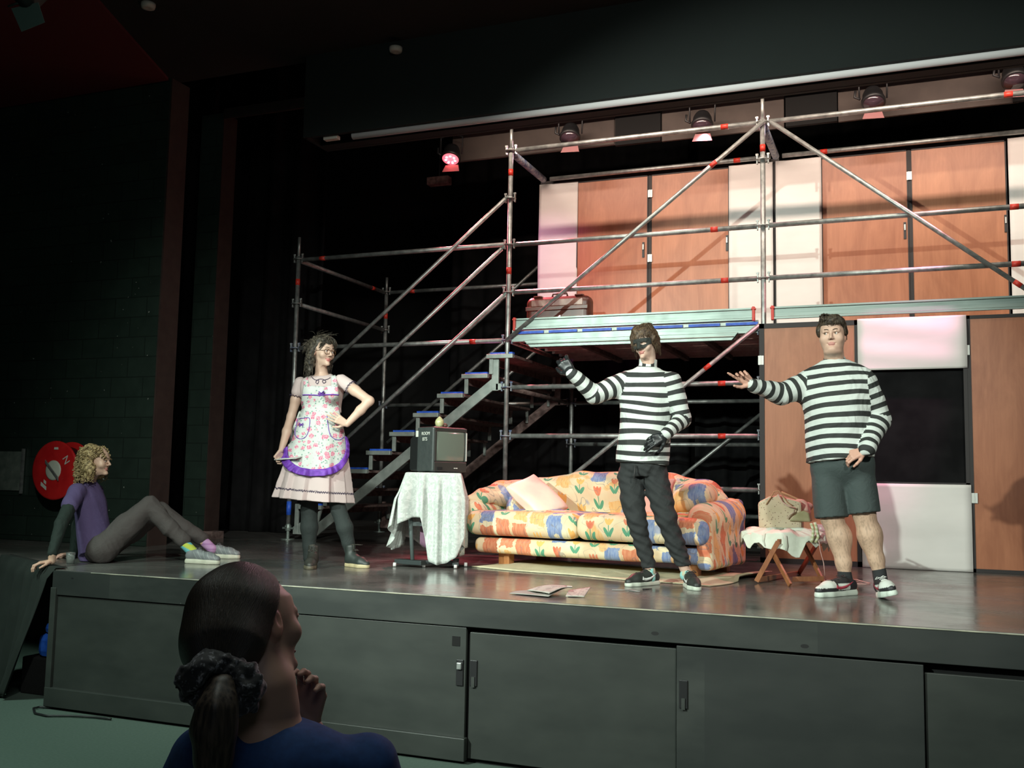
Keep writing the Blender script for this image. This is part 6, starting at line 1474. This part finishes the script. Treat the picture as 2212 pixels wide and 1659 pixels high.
    for i in range(230):
        th = r.uniform(-math.pi, math.pi); xx, yy = math.sin(th), math.cos(th); st_ = L(r.normal(0, .01), .0+r.normal(0, .03), .138)
        if yy > .35:      # curtain fringe
            q = 1 if xx > 0 else -1; end = L(q*(.060+.022*r.rand()), .068-.03*r.rand(), .0+.05*r.rand()); P = bez(L(0, .05, .128), L(q*.05, .115, .105), end, 12); lns.append((wave(P, .006, 9, i), .0028, .0009))
        else:
            q = 1 if xx > 0 else -1; end = L(xx*.105, -.035+yy*.09, -.12-.10*r.rand()); P = bez(st_, L(xx*.118, -.03+yy*.11, .07), end, 16); lns.append((wave(P, .013, 15, i), .0036, .0013))
    for i in range(14):
        q = 1; x = .0+.05*r.rand()*(1 if i % 2 else -1); lns.append((wave(bez(L(x*.3, .06, .12), L(x, .112, .10), L(x*1.2, .096, .040+.02*r.rand()), 10), .006, 8, i), .0022, .0008))
    for i in range(90):
        a = r.uniform(0, 6.28); b = r.uniform(-1, 1); p0 = bun+(X*math.cos(a)+U*math.sin(a))*.045+Fw*b*.03; p1 = bun+(X*math.cos(a+1.8)+U*math.sin(a+1.8))*.070; p2 = bun+(X*math.cos(a+2.6)+U*math.sin(a+2.6))*(.05+.035*r.rand())-Fw*.03; lns.append((bez(p0, p1, p2, 8), .0034, .001))
    for i in range(26):
        a = r.uniform(-1, 1); p0 = L(a*.06, -.03, .125); lns.append((bez(p0, L(a*.08, -.02, .16), L(a*.10, .02+.04*r.normal(), .150+.015*r.rand()), 7), .0016, .0006))
    sdf_obj('hair', S, .005, hm, T, *box_of(c, L(0, 0, .08), bun, L(0, 0, -.1), r=.15)); strands(lns, hm, T)
    sdf = SDF(.01); sdf.chain([L(-.086, -.060, .04), L(-.094, -.050, -.0)], [.012, .016]); 
    # booklet in her hand
    p0, p1, p2, p3 = aty(592, 994, 1.23), aty(640, 991, 1.13), aty(661, 985, 1.24), aty(624, 986, 1.36)
    o = MB().prism([p0, p1, p2, p3], (0, 0, .008)).build('script_booklet', mat('booklet_paper', fn=vary((.60, .62, .56), (.76, .80, .74), 14, 2), rough=.7), bevel=.001, loc=p0); setp(o, 'white booklet held flat in the lowered hand beside the flowered apron', 'booklet')
woman()

# ================================================================== seated man on the corner of the stage
def seated():
    T = thing('person', (-6.0, .75, ST), 'person with blond curly hair and purple polo shirt sitting on the stage corner', 'person')
    A = aty; SK = (.66, .44, .32)
    c = A(210, 996, .66); ax = frame_for(c, 1.12, .04, .05); X, Fw, U = ax
    hip = A(205, 1175, .66); neck = A(188, 1040, .70); shR, shL = A(166, 1062, .50), A(205, 1062, .86)
    elR, wrR = A(132, 1132, .26), A(113, 1196, .12); elL, wrL = A(168, 1135, .92), A(158, 1200, .80)
    B = SDF(.02); L = head(B, c, ax, 1.0, jaw=.88, skin=SK, nose=1.03)
    B.cap(L(0, -.02, -.06), neck, .050, .056, k=.03, col=SK); side = nrm(shL-shR)
    B.loft(hip, neck, side, [0, .5, .85, 1], [.13, .13, .15, .07], [.09, .09, .09, .06], k=.03)
    B.chain([shR, elR, wrR], [.044, .036, .027]); B.chain([shL, elL, wrL], [.044, .036, .027])
    kn, an = A(322, 1092, .84), A(412, 1188, .97); kf, af = A(345, 1104, 1.22), A(452, 1180, 1.42)
    hn, hf = A(222, 1186, .60), A(228, 1182, .84)
    B.chain([hn, kn, an], [.08, .05, .028], k=.03); B.chain([hf, kf, af], [.08, .05, .028], k=.03)
    hd = nrm(V(-.55, -.72, -.12)); wr_ = wrR+V(0, 0, -.0); H = SDF(.01); wz = V(wrR[0], wrR[1], ST+.045); B.cap(wrR, wz, .026, .026, k=.02, col=SK)
    hand(H, wz, hd, V(0, 0, -1), 1, curl=((.35, .7, .4), (.3, .8, .4), (.35, .8, .5), (.4, .8, .5)), th=(.85, .05), spread=.20, col=(.66, .40, .29), sc=.92)
    H2 = SDF(.01); wz2 = V(wrL[0], wrL[1], ST+.04); hand(H2, wz2, nrm(V(-.5, -.7, -.1)), V(0, 0, -1), -1, curl=((.2, .3, .2),)*4, th=(.8, .1), col=(.60, .34, .26))
    B.cap(wrL, wz2, .026, .026, k=.02, col=SK)
    BL, BH = box_of(c, hip, elR, wrR, kn, an, kf, af, r=.13)
    body_obj(T, [(B, .006, BL, V(BH[0], BH[1], neck[2]+.01)), (B, .0032, *box_of(c, r=.16)), (H, .0036, *box_of(wz, wz+hd*.15, r=.08)), (H2, .0036, *box_of(wz2, r=.18))], SK)
    eyes(L, ax, T, 1., (.1, .0), browc=(.09, .06, .03))
    # polo shirt
    PU = (.085, .060, .150); S = SDF(.03)
    S.loft(A(208, 1196, .66), neck+V(0, 0, -.0), side, [0, .25, .5, .75, .9, 1], [.150, .150, .158, .172, .14, .072], [.125, .125, .120, .115, .09, .065])
    S.cap(A(205, 1190, .66), A(190, 1205, .62), .10, .06)
    for sh, el in ((shR, elR), (shL, elL)): S.cap(sh, sh+nrm(el-sh)*.155, .068, .064, k=.03)
    S.disp = folds(51, .006, 14); S.cut(V(0, 0, ST+.006), V(0, 0, -1)); S.cut(neck+V(0, 0, .005), nrm(V(-.1, 0, 1)))
    po = sdf_obj('polo_shirt', S, .006, M_cloth, T, *box_of(hip, neck, shR, shL, A(190, 1210, .6), r=.2), attrs=colattr(PU))
    cr = []
    for t in np.linspace(-2.4, 2.4, 20): cr.append(neck+V(0, 0, .008)+nrm(V(ax[1][0], ax[1][1], 0))*math.cos(t)*.068+nrm(np.cross(ZZ, ax[1]))*math.sin(t)*.064)
    MB().tube(cr, .014, 8, flat=.5).build('collar', mat('purple_collar', (.075, .05, .13), .85), po, smooth=True)
    for (sh, el, wr) in ((shR, elR, wrR), (shL, elL, wrL)):
        S = SDF(.015); S.chain([sh+nrm(el-sh)*.11, el, wr+nrm(wr-el)*-.004], [.056, .047, .036]); S.disp = folds(53, .003, 30)
        sdf_obj('undershirt_sleeve', S, .0055, M_cloth, T, *box_of(sh, el, wr, r=.09), attrs=colattr((.012, .022, .017)))
    # trousers
    S = SDF(.04); S.chain([A(214, 1190, .62), hn, (hn+kn)/2, kn], [.105, .105, .096, .074]); S.chain([kn, (kn+an)/2, A(396, 1168, .95)], [.074, .066, .056], k=.02)
    S.chain([A(220, 1190, .80), hf, (hf+kf)/2, kf], [.105, .105, .094, .074]); S.chain([kf, (kf+af)/2, A(436, 1163, 1.40)], [.074, .066, .056], k=.02)
    fz = folds(57, .006, 20); S.disp = fz; S.cut(V(0, 0, ST+.004), V(0, 0, -1))
    sdf_obj('trousers', S, .006, M_cloth, T, *box_of(hip, hn, hf, kn, kf, an, af, r=.15), attrs=colattr((.070, .060, .056)))
    S1 = (lambda v, S_, t: np.where((np.sin(v[:, 2:3]*75+v[:, :1]*40) > .2), V(.50, .58, .08), V(.15, .50, .52))); S2 = lambda v, S_, t: np.where((np.sin(v[:, 2:3]*150) > -.6), V(.52, .30, .52), V(.40, .20, .42))
    for a_, ank, fn_ in ((A(396, 1172, .95), A(419, 1195, .98), S1), (A(436, 1165, 1.40), A(458, 1186, 1.43), S2)):
        S = SDF(.01); S.cap(a_, ank, .041, .040); sdf_obj('sock', S, .005, M_cloth, T, *box_of(a_, ank, r=.07), attrs={'col': fn_})
    sc_ = lambda x, y, z, c_: np.where((np.abs(np.sin(x*26+z*55)) > .97)[:, None] & (x > .3)[:, None], V(.30, .33, .32), c_)
    hl, tl = atz(399, 1216), atz(492, 1220); d = nrm(tl-hl); shoe(T, hl, hl+d*.315, 'shoe', sole_h=.034, uppercol=(.20, .215, .22), solecol=(.58, .58, .46), colfn=sc_, lace=(.12, .12, .13), outer=1)
    hl, tl = atz(443, 1205), atz(527, 1207); d = nrm(tl-hl); shoe(T, hl, hl+d*.305, 'shoe', sole_h=.034, uppercol=(.20, .215, .22), solecol=(.58, .58, .46), colfn=sc_, lace=(.12, .12, .13))
    # curly hair
    hm = hairmat('blond_curly_hair', (.10, .065, .025), (.50, .38, .19), 45)
    S = SDF(.03); S.ell(L(0, -.030, .050), V(.098, .105, .085), X, U); S.ell(L(0, -.060, -.03), V(.10, .07, .11), X, U)
    for q in (-1, 1): S.chain([L(q*.088, -.02, .03), L(q*.098, -.02, -.05), L(q*.09, -.02, -.12)], [.034, .038, .030])
    S.disp = sines(27, 18, 60, .008)
    lns = []; r = np.random.RandomState(14)
    for i in range(420):
        th = r.uniform(-2.75, 2.75)+math.pi; xx, yy = math.sin(th), math.cos(th); z0 = r.uniform(-.12, .12); rr = math.sqrt(max(.15, 1-((z0-.04)/.15)**2)) if z0 > .04 else 1.
        if yy > .45 and z0 < .055: continue
        base = L(xx*.098*rr, -.03+yy*.110*rr, z0); ln = .05+.03*r.rand(); down = nrm(-U*.75+(X*xx+Fw*yy)*.5*(1 if z0 < .06 else .6)); u1 = nrm(np.cross(down, Fw+X*.3)); u2 = np.cross(down, u1); tt = np.linspace(0, 1, 14); w_ = r.uniform(9, 15); ph = r.rand()*6
        P = np.array([base+down*ln*t+(u1*math.cos(w_*t+ph)+u2*math.sin(w_*t+ph))*.009 for t in tt]); lns.append((P, .0042, .0018))
    sdf_obj('hair', S, .005, hm, T, *box_of(c, L(0, 0, .08), L(0, 0, -.1), r=.17)); strands(lns, hm, T)
    o = MB().lathe(A(152, 1212, .40)*V(1, 1, 0)+V(0, 0, ST+.002), [(.0, 0), (.026, 0), (.032, .05), (.034, .085), (.031, .085), (.029, .05), (.024, .006), (0, .006)], (0, 0, 1), 20).build('drinking_glass', mat('clear_glass', (.75, .8, .76), .08, trans=.85), smooth=True, loc=A(152, 1212, .4)*V(1, 1, 0)+V(0, 0, ST)); setp(o, 'small clear tumbler on the stage corner next to the propping hand', 'glass')
seated()

# ================================================================== viewer in front of the stage, seen from behind
def viewer():
    Y0 = -3.6; Pt = lambda x, y, d=0.: aty(x, y, Y0+d)
    T = thing('person', (-1.3, -3.5, 0), 'seated viewer in a blue T-shirt seen from behind, dark hair tied with a black scrunchie', 'person')
    SK = (.40, .24, .18)
    c = Pt(560, 1352, .02); up = nrm(V(-.30, .10, .95)); X0 = None
    toc = nrm((CAM-c)*V(1, 1, 0)); R_ = V(-toc[1], toc[0], 0); f = nrm(-toc*.60+R_*.80+ZZ*-.02)
    Fw = nrm(f); X = nrm(np.cross(nrm(ZZ*.86-R_*.52), Fw)); U = np.cross(Fw, X); X = nrm(np.cross(U, Fw)) if False else X
    ax = (X, Fw, U)
    B = SDF(.02); L = head(B, c, ax, .97, jaw=.9, skin=SK, lipc=(.34, .14, .12))
    neck = Pt(578, 1543, .0); B.chain([L(0, -.03, -.06), Pt(575, 1480, -.01), neck-ZZ*.0, neck-ZZ*.05], [.058, .054, .060, .085], k=.04, col=SK)
    shL, shR = Pt(435, 1642, .02), Pt(790, 1652, .10); side = nrm(shR-shL)
    base = V(neck[0]-.02, Y0+.05, .50)
    B.loft(base, neck-ZZ*.03, side, [0, .5, .85, 1], [.15, .14, .16, .07], [.11, .10, .09, .06], k=.03)
    elR, wr = Pt(840, 1900, .22), Pt(668, 1560, .26); B.chain([shR, elR], [.05, .04]); B.chain([elR, wr], [.038, .026])
    elL = Pt(330, 1950, .08); B.chain([shL, elL, elL+V(.12, .25, -.05)], [.05, .04, .028])
    for q in (-.11, .11):
        h_ = base+side*q; k_ = h_+V(-.10, .46, .02); a_ = k_+V(.0, .05, -.44); B.chain([h_, k_, V(a_[0], a_[1], .08)], [.085, .06, .045], k=.03)
    hd = nrm(Pt(678, 1440, .22)-wr); H = SDF(.01); hn = nrm(L(0, .08, -.08)-Pt(672, 1480, .23))
    hand(H, wr, hd, hn, -1, curl=((.25, .6, .5), (.25, .65, .5), (.3, .7, .5), (.35, .7, .5)), th=(.5, .3), col=SK); 
    H.cap(wr-hd*.10+V(.02, .0, -.02), wr, .028, .026, k=.012, col=SK)
    BL, BH = box_of(base, neck, elR, elL, shL, shR, r=.14); BL[2] = .0; BH[1] = Y0+.75
    body_obj(T, [(B, .007, BL, V(BH[0], BH[1], neck[2]+.03)), (B, .0026, *box_of(c, Pt(575, 1500), r=.15)), (H, .003, *box_of(wr, wr+hd*.15, r=.09))], SK)
    # T-shirt
    BLU = (.012, .055, .22); S = SDF(.04)
    S.loft(base, neck-ZZ*.012, side, [0, .4, .7, .84, .93, .975, 1.], [.20, .19, .20, .200, .185, .14, .084], [.14, .13, .125, .115, .095, .075, .062])
    S.cap(shR-ZZ*.0, shR+nrm(elR-shR)*.16, .072, .088, k=.05); S.cap(shL, shL+nrm(elL-shL)*.16, .072, .088, k=.05)
    S.disp = folds(61, .005, 12); S.cut(neck-ZZ*.004, nrm(ZZ+side*.12))
    ts = sdf_obj('t_shirt', S, .006, mat('blue_jersey', fn=vary((.006, .035, .13), (.009, .048, .17), 60, 3), rough=.85), T, *box_of(base, neck, shR, shL, shR-ZZ*.2, r=.24))
    cr = [neck-ZZ*.006+side*.068*math.cos(t)+np.cross(ZZ, side)*.060*math.sin(t)+ZZ*(.008*math.cos(t)*-.7-.006) for t in np.linspace(0, 6.283, 40)]
    S = SDF(.04)
    for q in (-.11, .11):
        h_ = base+side*q; k_ = h_+V(-.10, .46, .02); a_ = k_+V(.0, .05, -.44); S.chain([h_, k_, V(a_[0], a_[1], .10)], [.11, .08, .06])
    sdf_obj('trousers', S, .01, M_cloth, T, *box_of(base, base+V(-.1, .6, -.42), r=.25), attrs=colattr((.02, .02, .03)))
    for q in (-.11, .11):
        h_ = base+side*q+V(-.10, .47, 0); h_[2] = .001; shoe(T, h_, h_+V(0, .26, 0), 'shoe', uppercol=(.03, .03, .03))
    # hair gathered low at the back
    fl = lambda N: N.noise(N.vec(N.attr('pu')*1., N.attr('pv')*.35), 46, 4, .65, .3)
    hm = mat('dark_smooth_hair', fn=lambda N: N.mix(N.ramp(fl(N), .35, .68), (.009, .008, .007), (.045, .032, .023)), rough=.42, spec=.4, bump=(fl, .55, .006))
    tie = Pt(478, 1468, -.15)
    S = SDF(.035); S.ell(L(0, -.030, .046), V(.088, .106, .088), X, U); S.ell(L(0, -.060, .0), V(.086, .085, .092), X, U); S.ell(Pt(478, 1380, -.07), (.088, .085, .105)); S.ell(Pt(500, 1300, -.04), (.09, .09, .075))
    S.cap(Pt(482, 1400, -.11), tie, .075, .034, k=.05); S.ell(Pt(518, 1262, -.02), (.052, .055, .040), k=.03)
    S.disp = sines(29, 12, 30, .0012, (1, 1, .5)); S.cut(L(0, -.036, -.03), nrm(Fw*.14-U*.07))
    ca = nrm(L(0, .02, .10)-tie); e1 = nrm(np.cross(ca, X)); e2 = np.cross(ca, e1)
    hat = {'pu': lambda v, S_, t: np.arctan2((v-tie)@e2, (v-tie)@e1), 'pv': lambda v, S_, t: (v-tie)@ca*3}
    sdf_obj('hair', S, .0045, hm, T, *box_of(c, tie, Pt(478, 1340, -.07), L(0, 0, .1), r=.16), attrs=hat)
    lns = []; r = np.random.RandomState(15)
    Scen = Pt(485, 1350, -.05)
    for i in range(0):
        a = r.uniform(-1.9, 1.9); e = r.uniform(.0, 1.0)
        # from hairline around the crown to the tie, hugging the surface
        p0 = L(.10*math.sin(a)*1.1, .055*math.cos(a)+.02, .128-.10*abs(math.sin(a))**1.5) if i % 2 else L(.096*math.sin(a), -.03+.06*math.cos(a), .125-.08*abs(math.sin(a)))
        m_ = Scen+R_*(.115*math.sin(a))-(-toc)*.10*math.cos(a*.5)+ZZ*(.02+.03*r.rand()); P = bez(p0, m_, tie+V(r.normal(0, .012), 0, r.normal(0, .012)), 14)
        cdir = P-Scen; cn = cdir/np.linalg.norm(cdir, axis=1)[:, None]; Q = P+cn*.10
        for _ in range(25):
            d_ = S.ev(Q)-.0005; Q = Q-cn*np.clip(d_, -.01, .03)[:, None]*.8
        Q[-1] = tie; lns.append((Q, .0021, .0016))
    for i in range(46):   # flyaway hairs catching light at the hairline
        a = r.uniform(-.5, 1.1); p0 = L(.05*math.sin(a)+.02, .075, .10); lns.append((bez(p0, L(.075, .06, .05), L(.083, .01+.02*r.rand(), -.03-.1*r.rand()), 10)+r.normal(0, .001, (10, 3)), .0010, .0006))
    lns.append((bez(L(.08, .03, .03), L(.088, .05, -.04), Pt(660, 1480, .10), 16), .0016, .0008))
    for i in range(0): lns.append((bez(Pt(515+r.normal(0, 10), 1240, -.02), Pt(520+r.normal(0, 30), 1210, -.02), Pt(500+r.normal(0, 40), 1228, -.03), 7), .0008, .0004))
    strands(lns, hm, T, seg=4)
    # scrunchie and ponytail
    Cn = Pt(478, 1478, -.165); S = SDF(.02); r2 = np.random.RandomState(3)
    for i in range(15):
        t = i/15*6.283; p = Cn+R_*.062*math.cos(t)+ZZ*(.040*math.sin(t)-.012*math.cos(t))+toc*(.012*math.sin(3*t)); S.ell(p, (.027+.007*r2.rand(), .026, .024+.006*r2.rand()), k=.012)
    S.disp = lambda p, a=sines(33, 12, 90, .005), b=sines(34, 14, 260, .0018): a(p)+b(p)
    sc_o = sdf_obj('scrunchie', S, .0035, mat('black_flecked_velvet', fn=lambda N: N.mix(N.ramp(N.noise(N.objv(), 95, 3, .6), .54, .66), (.008, .008, .010), (.20, .20, .22)), rough=.7, sheen=.3), T, *box_of(Cn, r=.13))
    S = SDF(.03); S.chain([Cn+toc*.02, Pt(468, 1530, -.20), Pt(462, 1580, -.20), Pt(462, 1640, -.19), Pt(470, 1700, -.18)], [.026, .034, .040, .036, .016]); S.disp = lambda p, a=sines(35, 12, 90, .0025, (1, 1, .15)): a(p)
    hm2 = mat('ponytail_hair', fn=lambda N: N.mix(N.ramp(N.noise(N.vec(N.obj()[0]*6., N.obj()[1]*6., N.obj()[2]*.6), 22, 3), .35, .65), (.012, .009, .008), (.075, .055, .040)), rough=.5)
    sdf_obj('ponytail', S, .004, hm2, T, *box_of(Cn, Pt(470, 1700, -.18), r=.08))
    lns = []
    for i in range(150):
        a = r.uniform(0, 6.28); q = r.uniform(.6, 1.05); o_ = R_*math.cos(a)+toc*math.sin(a)
        lns.append((np.array([Cn+toc*.02+o_*.02, Pt(468, 1530, -.20)+o_*.034*q, Pt(462, 1590, -.20)+o_*.041*q, Pt(463, 1640, -.19)+o_*.036*q, Pt(468+r.normal(0, 5), 1690+r.normal(0, 8), -.18)+o_*.014]), .0022, .0008))
    strands(lns, hm2, T, 'ponytail_strands', 4)
viewer()
